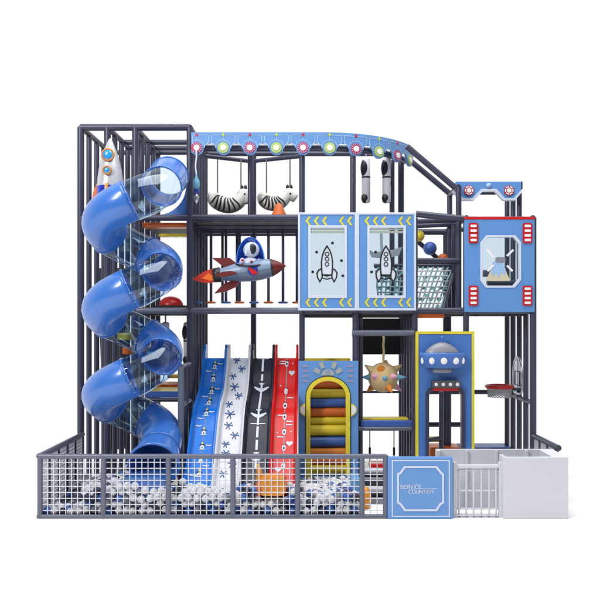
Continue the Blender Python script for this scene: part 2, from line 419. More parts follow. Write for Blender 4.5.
for k in range(10):
    c = s1+k*pitch
    lft = max(c-11.8*u, 0.02)
    sstroke(ln, [(lft, zc+3.5*u), (lft, zc+12.6*u), (c+11.8*u, zc+12.6*u), (c+11.8*u, zc+5.5*u), (c+8.2*u, zc+2.2*u)], 0.7*u, .0335)
    if c-8.2*u > 0: sstroke(ln, [(c-8.2*u, zc+2.2*u), (c-11.8*u, zc+5.5*u)], 0.7*u, .0335)
    aa = [PI*i/10 for i in range(11)]
    sstroke(ln, [(c+7.8*u*math.cos(a), zc+7.8*u*math.sin(a)) for a in aa], 0.7*u, .0338)
    sstroke(ln, [(c, zc+7.8*u), (c, zc+12*u)], 0.7*u, .0336)
    md = MB()
    n = 28
    dk = MB(); outer = [(c+5.4*u*math.cos(2*PI*i/n), zc+5.4*u*math.sin(2*PI*i/n)) for i in range(n)]
    strip(dk, outer, .0305, .042)
    med = dk.build('medallion', M['rose' if k % 2 == 0 else 'lime'], cn)
    tk = MB()
    for j in range(14):
        a = 2*PI*j/14
        sstroke(tk, [(c+3.6*u*math.cos(a), zc+3.6*u*math.sin(a)), (c+5.3*u*math.cos(a), zc+5.3*u*math.sin(a))], 0.5*u, .044)
    tk.build('medallion_ticks', M['paleline'], med)
    strip(MB(), [(c+2.9*u*math.cos(2*PI*i/20), zc+2.9*u*math.sin(2*PI*i/20)) for i in range(20)], .041, .05).build('medallion_light', M['lamp'], med)
    dm = MB(); strip(dm, [(c-1.5*u, zc+13*u), (c, zc+11*u), (c+1.5*u, zc+13*u), (c, zc+15*u)], .031, .038)
    dm.build('diamond_mark', M['rose' if k % 2 == 0 else 'lime'], cn)
ln.build('outline_print', M['paleline'], cn)
# pipe behind the fascia following the arc
mb = MB(); mb.sweep([cp(smax*i/60, sz(147.6, 0), -0.10) for i in range(61)], 0.048, 10); mb.build('curved_beam', M['pipe'], fr)

# hanging ornament at left end of fascia
t = thing('hanging_charm', 'thin white cord with teal and silver spindle hanging at the left fascia end', 'ornament', at(196, 202, -0.14))
MB().sweep([at(196+0.5*math.sin(i*.9), 150+i*3.1, -0.14) for i in range(9)], 0.011, 8).build('cord', M['trim'], t)
MB().lathe(at(196.3, 174, -0.14), (0,0,-1), [(0,.01),(.05,.02),(.1,.045),(.16,.05),(.2,.03),(.22,.01)]).build('bead', M['sky'], t)
MB().lathe(at(196.3, 189, -0.14), (0,0,-1), [(0,.03),(.04,.04),(.07,.02)]).build('blue_collar', M['navy'], t)
MB().lathe(at(196.5, 194, -0.14), (0,0,-1), [(0,.015),(.04,.035),(.1,.025),(.13,.004)]).build('silver_tip', M['steel'], t)

# ------------------------------------------------------------------ spiral tube slide
cx, cy, R, r = sx(133, -0.75), -0.75, 0.368, 0.252
def hz(phi): return 3.415 - 1.07*(phi-180)/360
def path(phi):
    if phi < 0:   L = R*math.radians(-phi); return Vector((cx+R, cy+L, hz(phi)))
    if phi > 1080: L = R*math.radians(phi-1080); return Vector((cx+R, cy-L*0.98, hz(1080)-1.07*(phi-1080)/360*0.9))
    a = math.radians(-phi); return Vector((cx+R*math.cos(a), cy+R*math.sin(a), hz(phi)))
def frame_at(phi):
    t = (path(phi+0.5)-path(phi-0.5)).normalized(); side = t.cross(Vector((0,0,1))).normalized(); up = side.cross(t)
    return path(phi), t, side, up
def tube(p0, p1, rad, n=40, step=5):
    K = max(2, int(abs(p1-p0)/step)+1); vs = []; fs = []
    for i in range(K):
        c, t, sd, up = frame_at(p0+(p1-p0)*i/(K-1))
        rr = rad(i/(K-1)) if callable(rad) else rad
        for k in range(n):
            q = 2*PI*k/n; vs.append(c + (sd*math.cos(q)+up*math.sin(q))*rr)
    for i in range(K-1):
        for k in range(n): fs.append((i*n+k, (i+1)*n+k, (i+1)*n+(k+1) % n, i*n+(k+1) % n))
    return MB().add(vs, fs, True)
sl = thing('spiral_tube_slide', 'winding tube slide of blue and clear sections descending into the ball pit', 'tube slide', (cx, cy, 0))
def flange(phi):
    c, t, sd, up = frame_at(phi)
    mb = MB(); mb.sweep([c+(sd*math.cos(2*PI*k/40)+up*math.sin(2*PI*k/40))*(r+0.003) for k in range(40)], 0.009, 8, closed=True)
    mb.build('flange', M['blue'], sl)
    bolts(phi)
def bolts(phi):
    c, t, sd, up = frame_at(phi); mb = MB()
    for k in range(12):
        q = 2*PI*(k+.5)/12; p = c+(sd*math.cos(q)+up*math.sin(q))*(r+0.004); mb.cyl(p-t*0.013, p+t*0.013, 0.006, 6)
    mb.build('flange_bolts', M['steel'], sl)
def seam(p0, p1, q, nm='seam_strip'):           # bright joint strip along a clear section
    pts = []
    for i in range(14):
        c, t, sd, up = frame_at(p0+(p1-p0)*i/13); pts.append(c+(sd*math.cos(q)+up*math.sin(q))*(r+0.006))
    MB().sweep(pts, 0.007, 6).build(nm, M['steel'], sl)
tube(-70, 4, r).build('blue_section', M['blue'], sl, solid=0.012)
flange(-70); flange(4)
for j in range(3):
    b = 360*j
    tube(b+5, b+81, r-0.006).build('clear_section', M['tubeglass'], sl)
    seam(b+5, b+81, math.radians(-90))
    flange(b+82)
    tube(b+82, b+206, r).build('blue_section', M['blue'], sl, solid=0.012); flange(b+206)
    tube(b+207, b+286, r-0.006).build('clear_section', M['tubeglass'], sl)
    seam(b+207, b+286, math.radians(-60))
    flange(b+287)
    if j < 2: tube(b+287, b+364, r).build('blue_section', M['blue'], sl, solid=0.012); flange(b+364)
tube(720+287, 1080+32, r).build('blue_section', M['blue'], sl, solid=0.012); flange(1112)
tube(1113, 1080+78, lambda q: r+0.002+0.045*q).build('exit_section', M['blue'], sl, solid=0.014)
c, t_, sd, up = frame_at(1158)
MB().sweep([c+(sd*math.cos(2*PI*k/40)+up*math.sin(2*PI*k/40))*(r+0.047) for k in range(40)], 0.018, 8, closed=True).build('exit_rim', M['blue'], sl)
ep = MB()
Ye = 0.06
poly = [(sx(187.5, Ye), sz(188, Ye)), (sx(187.5, Ye), sz(217, Ye)), (sx(150, Ye), sz(217, Ye))] + [(sx(157+29*math.cos(a), Ye), sz(186+29*math.sin(a), Ye)) for a in [math.radians(100-100*i/12) for i in range(13)]]
ep.prism(poly, Ye, Ye+0.03).build('entrance_board', M['panel2'], sl)
tag(MB().prism(rrect(sx(133,-1), sx(172,-1), 0.22, 0.44, 0.08), -1.05, -1.5, True).build('landing_cushion', M['blue'], None, bevel=0.02),
    'blue landing cushion in the ball pit under the tube slide mouth', 'cushion')

# ------------------------------------------------------------------ upright rocket, top left
rk = thing('upright_rocket', 'white and blue toy rocket with orange fins standing upright in the top left corner', 'toy rocket', at(109, 210, -0.22))
b0 = at(110.2, 187, -0.22); k = sc(1, -0.22)
MB().lathe(b0, (0,0,1), [(0,12.9*k),(8*k,12.4*k),(18*k,11.0*k),(28*k,8.8*k),(36*k,6.2*k),(43*k,3.5*k),(47*k,1.8*k),(49*k,0)], 32).build('nose_cone', M['silver'], rk)
MB().lathe(b0, (0,0,-1), [(0.0005,13.0*k),(3*k,13.0*k),(12*k,12.4*k),(22*k,10.8*k),(25*k,8*k)], 32).build('hull', M['cobalt'], rk)
for dy, rr, R_ in ((30, 5.0, 8.2), (14.2, 3.3, 11.6)):
    c = b0 + Vector((0.4*k, -R_*k*0.93-0.022, dy*k))
    w = MB().sweep([c+Vector((rr*k*1.15*math.cos(a), -0.012, rr*k*1.15*math.sin(a))) for a in [2*PI*i/24 for i in range(24)]], 1.1*k, 8, closed=True).build('porthole_ring', M['gold'], rk)
    MB().ball(c+Vector((0,-0.008,0)), rr*k*1.05, sc=(1,.45,1)).build('porthole_glass', M['aqua'], w)
for sx_, yy in ((-1, 0), (1, 0), (0, -1)):
    d = Vector((sx_, yy, 0)); pts = [(11*k, 0), (13*k, 4*k), (16*k, -3*k), (18*k, -16*k), (16*k, -19*k), (12*k, -12*k)]
    nrm = Vector((yy, -sx_, 0)) if sx_ or yy else Vector((1,0,0)); nrm = Vector((-d.y, d.x, 0))*0.018
    c = b0+Vector((0,0,-2*k)); n = len(pts)
    A = [c+d*p+Vector((0,0,q))+nrm for p, q in pts]; B = [c+d*p+Vector((0,0,q))-nrm for p, q in pts]
    MB().add(A+B, [(i,(i+1) % n,n+(i+1) % n,n+i) for i in range(n)]+[list(range(n)), list(range(2*n-1, n-1, -1))]).build('fin', M['amber' if yy else 'orange'], rk, bevel=0.008)

# ------------------------------------------------------------------ zebra swings
def zebra(name_pts, ropes, headc, label):
    Y = 0.62
    t = thing('zebra_swing', label, 'swing', at(name_pts[2][0], 217, Y), 'zebra swings under the fascia')
    pts = [at(px, py-2.2, Y) for px, py, _ in name_pts]; rad = [sc(q*0.94, Y) for _, _, q in name_pts]
    # smooth path
    P = []; Rr = []
    for i in range(len(pts)-1):
        p0 = pts[max(i-1,0)]; p1 = pts[i]; p2 = pts[i+1]; p3 = pts[min(i+2, len(pts)-1)]
        for q in range(6):
            s = q/6; P.append(0.5*((2*p1)+(p2-p0)*s+(2*p0-5*p1+4*p2-p3)*s*s+(3*p1-p0-3*p2+p3)*s**3)); Rr.append(rad[i]*(1-s)+rad[i+1]*s)
    P.append(pts[-1]); Rr.append(rad[-1])
    body = MB().sweep(P, Rr, 18).ball(P[0]+Vector((0.01,0,0)), Rr[0]*0.99, 18, 12, sc=(1.15,1,1))
    body.build('body', M['zebra'], t)
    st = MB()
    n = len(P)
    for j in range(7):
        i = int(n*(0.16+0.085*j)); tt = (P[min(i+1,n-1)]-P[i-1]).normalized(); sd = Vector((0,-1,0)); u2 = sd.cross(tt).normalized()*-1
        if u2.z < 0: u2 = -u2
        arcp = []
        for q in range(11):
            a = math.radians(-62+142*q/10)
            arcp.append(P[i]+(sd*math.cos(a)+u2*math.sin(a))*(Rr[i]*1.01)+tt*0.012*math.sin(q*.6))
        st.sweep(arcp, [0.004+0.010*math.sin(PI*q/10) for q in range(11)], 6)
    st.build('stripes', M['matte'], t)
    hc = at(headc[0], headc[1], Y)
    hd = MB(); hd.ball(hc, sc(6.6, Y), sc=(1, .8, 1.0)); a, b = hc+Vector((0.03,0,-0.01)), at(headc[2], headc[3], Y)
    hd.sweep([a, a.lerp(b, .5), b, b+(b-a)*0.15, b+(b-a)*0.24], [sc(5.6,Y), sc(5.0,Y), sc(5.0,Y), sc(4.0,Y), sc(1.6, Y)], 16)
    h = hd.build('head', M['zebra'], t)
    for dx in (-1.5, 2.0):
        MB().ball(hc+Vector((sc(dx,Y), -0.01, sc(7,Y))), sc(2.1,Y), 12, 8, sc=(.8,.6,1.35)).build('ear', M['matte'], h)
    MB().ball(hc+Vector((sc(1.5,Y), -sc(5.0,Y), 0)), 0.016, 10, 8).build('eye', M['matte'], h)
    for px, py in ropes:
        tp = at(px, 159.5, Y+0.25); bt = at(px, py, Y)
        MB().cyl(bt, tp, 0.010, 8).build('rope', M['rope'], t)
    return t
z1 = zebra([(212.5,199,6.0),(215,203,7.2),(221,206,8.4),(229,208,8.2),(237,205.5,7.6),(242,200,6.5),(244,196,5.5)], ((217.5,196),(241,188)), (243.5,195,248,202), 'striped zebra swing at left, its snout tucked behind the grey post')
MB().cyl(at(226, 215, .62), at(225.5, 219, .62), 0.012, 8).build('tail', M['zebra'], z1)
z2 = zebra([(262,199,5.5),(264,203,6.6),(269,205.5,7.6),(276,206,7.6),(282,203.5,7.0),(286,199,6.0),(288,196,5.2)], ((266.5,196),(290,186)), (289,194.5,295.5,198), 'striped zebra swing at right with its head fully showing behind the orange cone')
cn2 = at(279, 217.5, 0.3)
tag(MB().lathe(cn2, (0,0,1), [(0,sc(8.2,.3)),(sc(2,.3),sc(7.8,.3)),(sc(12,.3),sc(3.4,.3)),(sc(14,.3),sc(2,.3)),(sc(14.3,.3),0)], 28).build('foam_cone', M['orange']),
    'orange blunt cone standing on the deck before the right zebra swing', 'cone')

# ------------------------------------------------------------------ astronaut punch bags
def bag(px, py0, py1, Y, label, rp=4.3, top=150):
    k = sc(1, Y); base = at(px, py1, Y); H = (py1-py0)*k; rr = rp*k
    t = thing('punch_bag', label, 'punch bag', base, 'black and white astronaut punch bags')
    MB().lathe(base, (0,0,1), [(0,rr*.7),(rr*.3,rr),(H-rr*.5,rr),(H-rr*.15,rr*.8),(H,rr*.3)], 24).build('bag_body', M['lane_white'], t)
    MB().ball(base+Vector((-rr*.40, -rr*.34, H*.75)), rr, 20, 14, sc=(.92,.9,H*.2/rr)).build('visor', M['lane_black'], t)
    MB().ball(base+Vector((-rr*.3, -rr*.38, H*.10)), rr, 20, 14, sc=(.85,.85,H*.11/rr)).build('boot_patch', M['matte'], t)
    MB().lathe(base+Vector((0,0,H*.535)), (0,0,1), [(0,rr*1.03),(H*.035,rr*1.03)], 24).build('belt', M['matte'], t)
    MB().ball(base+Vector((rr*.8, -rr*.35, H*.42)), rr*.35, 12, 8, sc=(.5,.6,1.8)).build('glove_mark', M['rope'], t)
    MB().cyl(base+Vector((0,0,H)), at(px, top, Y), 0.012, 8).build('strap', M['mauve'], t)
bag(366, 157, 203, 0.55, 'astronaut punch bag under the fascia, the left one, in the clear')
bag(386.5, 157, 203, 0.55, 'astronaut punch bag under the fascia, the right one beside the grey post')
bag(165.5, 322, 352, 0.35, 'astronaut punch bag under the left deck, below the red dome', 4.0, 313)
bag(187.5, 322, 364, 0.5, 'astronaut punch bag half hidden behind the front post by the slides', 4.0, 313)

# ------------------------------------------------------------------ red dome on the deck
t = thing('dome_stool', 'glossy red half dome on a black base on the middle deck', 'dome', at(171, 308, 0.3))
MB().box(sx(158,.3), sx(187,.3), 0.1, 0.6, sz(308.5,.3), sz(305.6,.3)).build('base_board', M['black'], t, bevel=0.006)
k = sc(1, .3)
MB().lathe(at(171, 305.5, .3), (0,0,1), [(0,12*k)]+[(9.2*k*math.sin(a), 12*k*math.cos(a)) for a in [PI/2*i/10 for i in range(1,11)]], 32).build('dome', M['red'], t)

# ------------------------------------------------------------------ hanging poles with discs
pl = thing('disc_pole', 'x', 'hanging pole', at(211, 303, 0.45))
MB().cyl(at(211, 303, .45), at(211, 230, .45), 0.020, 10).build('pole', M['pipe'], pl)
disc = MB().lathe(at(211, 303.5, .45), (0,0,1), [(0,.055),(.008,.072),(.02,.072),(.028,.05)], 20).build('disc', M['orange'], pl)
xs = [197.5, 211, 226, 239.5, 254, 268.5, 283, 297]
names = ['first', 'second', 'third', 'fourth', 'fifth', 'sixth', 'seventh', 'eighth']
blue_disc = disc.data.copy(); blue_disc.materials.clear(); blue_disc.materials.append(M['foamblue'])
for i, px in enumerate(xs):
    o = pl if i == 1 else copy_tree(pl)
    o.location.x = sx(px, .45)
    o['label'] = '%s hanging pole from the left over the middle beam, ending in %s disc' % (names[i], 'a blue' if i % 2 == 0 else 'an orange')
    o['group'] = 'disc poles hanging behind the flying rocket'
    if i % 2 == 0:
        for ch in o.children:
            if ch.name.startswith('disc'): ch.data = blue_disc
for px, w in ((222.5, 'second and third'), (237, 'third and fourth')):
    o = MB().cyl(at(px, 303, 1.0), at(px, 231, 1.0), 0.020, 10).build('rear_pole', M['pipe'])
    tag(o, 'plain rear pole seen between the %s disc poles' % w, 'hanging pole', 'plain rear poles')

# ------------------------------------------------------------------ flying rocket with astronaut
Yr = -0.32; k = sc(1, Yr)
fy = thing('flying_rocket', 'grey blue rocket with red nose and flame flying sideways with an astronaut under a dome', 'toy rocket', at(250, 272, Yr))
tail, tip = at(221, 274.5, Yr), at(286, 265.8, Yr); ax = (tip-tail); L = ax.length
def rp(h): return tail+ax*h
prof = [(0,6.0*k),(0.12*L,7.6*k),(0.28*L,9.6*k),(0.45*L,10.8*k),(0.6*L,10.6*k),(0.72*L,9.4*k),(0.775*L,8.5*k)]
hb = MB().lathe(tail, ax, prof, 32); hb.build('hull', M['hull'], fy)
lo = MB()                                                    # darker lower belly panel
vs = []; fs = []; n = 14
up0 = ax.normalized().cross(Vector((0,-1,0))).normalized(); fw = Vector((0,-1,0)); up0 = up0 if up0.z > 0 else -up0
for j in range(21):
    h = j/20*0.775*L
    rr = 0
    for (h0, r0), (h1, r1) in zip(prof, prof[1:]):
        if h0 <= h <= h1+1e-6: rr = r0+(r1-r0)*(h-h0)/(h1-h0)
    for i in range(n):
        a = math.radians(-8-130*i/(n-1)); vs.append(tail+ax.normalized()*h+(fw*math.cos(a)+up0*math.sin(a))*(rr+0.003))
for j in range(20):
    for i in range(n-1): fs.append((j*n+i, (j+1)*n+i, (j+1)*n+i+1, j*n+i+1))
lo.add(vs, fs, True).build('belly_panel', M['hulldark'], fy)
MB().lathe(tail, ax, [(0.772*L,8.9*k),(0.80*L,8.5*k)], 32).build('nose_collar', M['matte'], fy)
MB().lathe(tail, ax, [(0.80*L,8.2*k),(0.86*L,6.6*k),(0.93*L,3.8*k),(0.985*L,1.2*k),(L,0)], 32).build('nose_cone', M['crimson'], fy)
MB().lathe(tail, -ax, [(-0.5*k,5.5*k),(1*k,7.6*k),(7.5*k,7.0*k),(8*k,5*k)], 24).build('nozzle', M['matte'], fy)
MB().prism([at2 for at2 in [(at(x,y,Yr).x, at(x,y,Yr).z) for x, y in ((212,258),(229.5,257.8),(237,263.5),(233,267),(225,268))]], Yr-0.03, Yr+0.03).build('fin', M['crimson'], fy, bevel=0.01)
MB().prism([(at(x,y,Yr).x, at(x,y,Yr).z) for x, y in ((214.5,293.5),(223,284.5),(231,281),(240,281),(236,287),(226,291.5))], Yr-0.03, Yr+0.03).build('fin', M['crimson'], fy, bevel=0.01)
MB().prism([(at(x,y,Yr).x, at(x,y,Yr).z) for x, y in ((215,276.5),(224,272.5),(233,271.8),(238,273.4),(234,275.6),(224,277.6))], Yr-0.175, Yr-0.11).build('fin', M['crimson'], fy, bevel=0.008)
def flame(pts, d, m, nm): MB().prism([(at(x,y,Yr).x, at(x,y,Yr).z) for x, y in pts], Yr-d, Yr+d).build(nm, M[m], fl if nm != 'flame' else fy, bevel=0.006)
mbf = MB().prism([(at(x,y,Yr).x, at(x,y,Yr).z) for x, y in ((192.5,279.5),(199,275),(205,271.5),(212,269),(215.5,270),(215.5,281),(212,283),(204,282.8),(198,281.6))], Yr-0.035, Yr+0.035)
fl = mbf.build('flame', M['flame'], fy, bevel=0.012)
MB().prism([(at(x,y,Yr).x, at(x,y,Yr).z) for x, y in ((201,278.6),(206,276.2),(209,273),(211,275.2),(215.4,274),(215.4,280),(211,280.8),(207,279.8))], Yr-0.045, Yr-0.03).build('flame_core', M['flame2'], fl)
c = rp(0.50)+Vector((0,-10.9*k,-0.01))
rd = MB().lathe(c+Vector((0,0.01,0)), (0,-1,0), [(0,5.2*k),(0.016,5.0*k)], 28).build('roundel', M['navy'], fy)
MB().prism([(c.x+x*k, c.z+z*k) for x, z in ((-4.6,1.4),(-3.6,3.2),(4.6,-1.6),(4.4,-2.8),(2.6,-4.2),(0,-4.4))], c.y-0.012, c.y-0.004).build('roundel_stripe', M['red'], rd)
dc = at(250.5, 263.0, Yr); dome = []
def domeshell(a0, a1, rx, rz):
    vs = []; fs = []; n = 24; m = 16
    lev = [(-0.25, 1.0)] + [(math.sin(PI/2*j/m), max(math.cos(PI/2*j/m), 0.0)) for j in range(m+1)]
    for h, q in lev:
        for i in range(n+1):
            a = a0+(a1-a0)*i/n; vs.append(dc+Vector((rx*q*math.cos(a), rx*0.85*q*math.sin(a), rz*(h if h < 0 else 0.28*min(1, h*6)*0+h))))
    for j in range(len(lev)-1):
        for i in range(n): fs.append((j*(n+1)+i, j*(n+1)+i+1, (j+1)*(n+1)+i+1, (j+1)*(n+1)+i))
    return MB().add(vs, fs, True)
dbk = domeshell(-0.35, PI+0.35, 14.6*k, 26*k).build('dome_shell', M['domeblue'], fy, solid=0.006)
domeshell(PI+0.35, 2*PI-0.35, 14.6*k, 26*k).build('dome_glass', M['domeglass'], fy)
MB().sweep([dc+Vector((15*k*math.cos(a), 12.6*k*math.sin(a), -0.05+0.03*math.cos(a)*math.cos(a))) for a in [2*PI*i/32 for i in range(32)]], 0.012, 8, closed=True).build('dome_seal', M['matte'], fy)
as_ = MB().ball(dc+Vector((0,-0.02,-2*k)), 9.2*k, 20, 12, sc=(1,.7,.85))
as_.ball(dc+Vector((-8*k,-0.03,-0*k)), 4*k, 14, 10, sc=(.8,.7,1.3)).ball(dc+Vector((8.5*k,-0.03,0*k)), 3.6*k, 14, 10, sc=(.9,.7,1.2))
af = as_.build('astronaut_figure', M['lane_white'], fy)
MB().ball(dc+Vector((1*k,-0.02,13*k)), 8.2*k, 24, 16, sc=(1,.8,.95)).build('helmet', M['lane_white'], af)
MB().ball(dc+Vector((2.4*k,-0.075,13.5*k)), 5.6*k, 20, 14, sc=(.72,.5,.98)).build('visor', M['matte'], af)
MB().box(dc.x-8.6*k, dc.x-6.2*k, Yr-0.115, Yr-0.09, dc.z+1*k, dc.z+3*k).box(dc.x-8.6*k, dc.x-6.4*k, Yr-0.115, Yr-0.09, dc.z-3*k, dc.z-1.2*k).box(dc.x+0.5*k, dc.x+3*k, Yr-0.125, Yr-0.1, dc.z+0.2*k, dc.z+1.8*k).build('suit_badge', M['red'], af)

# ------------------------------------------------------------------ rocket window panels
def winpanel(x0, x1, label):
    Yp = -0.10
    z1_, z0_ = sz(212.5, Yp), sz(310.5, Yp)
    X0, X1 = sx(x0, Yp), sx(x1, Yp); k = sc(1, Yp)
    t = thing('rocket_window_panel', label, 'window panel', ((X0+X1)/2, Yp, z0_), 'rocket window panels')
    ix0, ix1, iz0, iz1 = X0+10.8*k, X0+48.3*k, sz(297.5,Yp), sz(226,Yp)
    cxp, czp = (ix0+ix1)/2, (iz0+iz1)/2
    o_, i_ = rays(rect(X0+2*k, X1-2*k, z0_+2*k, z1_-2*k), rect(ix0, ix1, iz0, iz1), cxp, czp)
    MB().frame(o_, i_, Yp, Yp+0.05).build('board', M['panel'], t)
    o_, i_ = rays(rect(X0, X1, z0_, z1_), rect(X0+2.2*k, X1-2.2*k, z0_+2.2*k, z1_-2.2*k), cxp, czp)
    MB().frame(o_, i_, Yp-0.012, Yp+0.056).build('outer_trim', M['trim'], t, bevel=0.004)
    o_, i_ = rays(rect(ix0-0.6*k, ix1+0.6*k, iz0-0.6*k, iz1+0.6*k), rect(ix0+1.9*k, ix1-1.9*k, iz0+1.9*k, iz1-1.9*k), cxp, czp)
    wf = MB().frame(o_, i_, Yp-0.012, Yp+0.052).build('window_frame', M['trim'], t, bevel=0.003)
    MB().box(ix0+1.5*k, ix1-1.5*k, Yp+0.015, Yp+0.022, iz0+1.5*k, iz1-1.5*k).build('pane', M['pane'], wf)
    MB().box(ix0+1.9*k, ix1-1.9*k, Yp+0.004, Yp+0.012, iz1-4.2*k, iz1-2.6*k).box(ix0+1.9*k, ix1-1.9*k, Yp+0.004, Yp+0.012, iz1-7.2*k, iz1-4.9*k).build('pane_band', M['taupe'], wf)
    ch = MB()
    for zz in (sz(221, Yp), sz(302.5, Yp)):
        for cxx in (10, 18.3, 26.5, 43.5, 51.5):
            a = X0+(cxx-2.5)*k
            ch.prism([(a, zz), (a+3.2*k, zz+4.3*k), (a+5.4*k, zz+4.3*k), (a+2.4*k, zz), (a+5.4*k, zz-4.3*k), (a+3.2*k, zz-4.3*k)], Yp-0.006, Yp+0.001)
    ch.build('chevrons', M['ylw'], t)
    # line-drawn rocket on the pane
    dr = MB(); fillm = MB(); ox = X0+29.0*k
    def q(x, y): return (ox+(x-326.5)*k, sz(y, Yp))
    ya, yb = Yp+0.003, Yp+0.014
    left = [(326.5,245.8),(323.6,250.5),(321.7,256),(320.9,262),(321,268),(321.6,275)]
    body = [q(*p) for p in left] + [q(653-x, y) for x, y in left[::-1]]
    fillm.prism(body[:6]+body[6:11], Yp+0.009, Yp+0.0135)
    stroke(dr, body, 1.35*k, ya, yb)
    stroke(dr, [q(321.6,275), q(326.5,276.2), q(331.4,275)], 1.1*k, ya, yb)
    stroke(dr, [q(321.4,277.8), q(326.5,279.3), q(331.6,277.8)], 1.2*k, ya, yb)
    for sg in (0, 1):
        fin = [(321.2,268.4),(318.2,270),(316.4,273),(317,277.5),(319.3,282),(321.6,277.6),(321.8,275)]
        fp = [q(x if sg == 0 else 653-x, y) for x, y in fin]
        stroke(dr, fp, 1.35*k, ya, yb); fillm.prism(fp if sg else fp[::-1], Yp+0.009, Yp+0.0133)
    for yy in (254, 259, 264.2):
        c_ = q(326.5, yy); stroke(dr, circ(c_[0], c_[1], 1.9*k, 12), 0.75*k, ya, yb, True)
    for x, y in ((332,243),(316.2,252.1),(341,260.6),(312.2,271.9),(342.3,275.8)):
        c_ = q(x, y); dr.prism(circ(c_[0], c_[1], 1.5*k, 12), ya, yb)
    dr.build('rocket_print', M['matte'], wf); fillm.build('rocket_fill', M['taupe' if 0 else 'printwhite'], wf)
winpanel(298, 357, 'left of two blue rocket window panels, only white seen through its pane')
winpanel(357, 416, 'right of two blue rocket window panels, pipes and netting seen through its pane')
# dangling white star shape seen through the right pane
st = thing('white_propeller', 'pale spinning wing toy seen through the right rocket window', 'toy', at(384, 250, 0.5))
MB().cyl(at(381, 232, .5), at(382, 252, .5), 0.02, 8).build('stem', M['wire'], st)
MB().prism([(at(x,y,.5).x, at(x,y,.5).z) for x, y in ((368,249),(374,253),(382,251),(392,250),(402,247),(399,255),(390,258),(381,258),(372,257))], .46, .54).build('wing', M['zebra'], st, bevel=0.02)

# ------------------------------------------------------------------ net ramp and climbing balls
nt_ = thing('climbing_net', 'teal and white webbing net in a slanted dark frame beside the rocket windows', 'net', at(430, 310, 0.4))
Yn0, Yn1 = 0.25, 0.75
def npnt(u, v):                       # u 0..1 left-right, v 0..1 top-bottom
    Y = Yn0+(1-v)*(Yn1-Yn0)
    x0, x1 = sx(374+6*v, Y), sx(455-12*v, Y); return Vector((x0+(x1-x0)*u, Y, sz(263, Yn0)*(1-v)+sz(309, Yn0)*v+0.0))
nb = MB()
for i in range(17):
    u0 = i/16
    nb.sweep([npnt(min(1, max(0, u0-0.05+0.10*(1-v/8))), v/8) for v in range(9)], 0.013, 6)
nb.build('slanting_straps', M['teal'], nt_)
nb = MB()
for j in range(1, 8):
    v = j/8; nb.sweep([npnt(u/8, v)+Vector((0,0.012*(-1)**u,0)) for u in range(9)], 0.012, 6)
nb.build('cross_straps', M['wire'], nt_)
nb = MB()
for i in range(16):
    for j in range(12):
        if j % 3 == 0 and i % 2 == 0 or (i*7+j*5) % 9 == 0:
            a, b, c_, d = npnt(i/16, j/12), npnt((i+1)/16, j/12), npnt((i+1)/16, (j+.8)/12), npnt(i/16, (j+.8)/12)
            off = Vector((0,0.02,0)); nb.add([a+off,b+off,c_+off,d+off], [(0,1,2,3)])
nb.build('woven_patches', M['teal'], nt_, solid=0.006)
MB().cyl(npnt(1,0), npnt(1,1), 0.03, 10).cyl(npnt(0,0), npnt(1,0), 0.03, 10).build('net_frame', M['pipe'], nt_)
for px, py, rr, m, cc in ((419, 236, 5.6, 'yellow', 'yellow'), (430, 248.5, 6.8, 'foamblue', 'blue'), (443, 259, 5.5, 'orange', 'orange')):
    tag(MB().ball(at(px, py, 0.98), sc(rr, .98)).build('foam_ball', M[m]), '%s foam ball resting on the sloping rail above the net' % cc, 'ball', 'foam balls on the sloping rail')

# ------------------------------------------------------------------ spaceship header on top of the right tower
Yh = 0.50
hd = thing('tower_header', 'blue notched header board with two red rimmed hexagon lights on top of the right tower', 'header board', at(488, 201, Yh))
def q(x, y, Y=Yh): return (sx(x, Y), sz(y, Y))
blue = [(453.5,190.5),(455.8,181.6),(521,181.6),(521,190.6),(513.5,198.4),(504.6,198.4),(496.2,189.2),(481.2,189.2),(472.6,198.4),(463.2,198.4)]
bl = [q(*p) for p in blue]
MB().prism(bl[::-1], Yh, Yh+0.05).build('board', M['panel'], hd)
trim = [q(*p) for p in ((521,190.3),(513.5,198.2),(504.6,198.2),(496.2,189.0),(481.2,189.0),(472.6,198.2),(463.2,198.2),(453.7,190.3))]
outt = [q(*p) for p in ((521.6,192.6),(514.6,200.6),(503.4,200.6),(494.6,191.6),(482.6,191.6),(473.8,200.6),(462.2,200.6),(452.2,192.2))]
tm = MB()
for i in range(7): tm.prism([trim[i], outt[i], outt[i+1], trim[i+1]][::-1], Yh-0.015, Yh+0.052)
tm.build('lower_trim', M['trim'], hd)
MB().box(sx(521.1,Yh), sx(522.6,Yh), Yh, Yh+0.3, sz(189,Yh), sz(181.6,Yh)).build('end_cap', M['pipe'], hd)
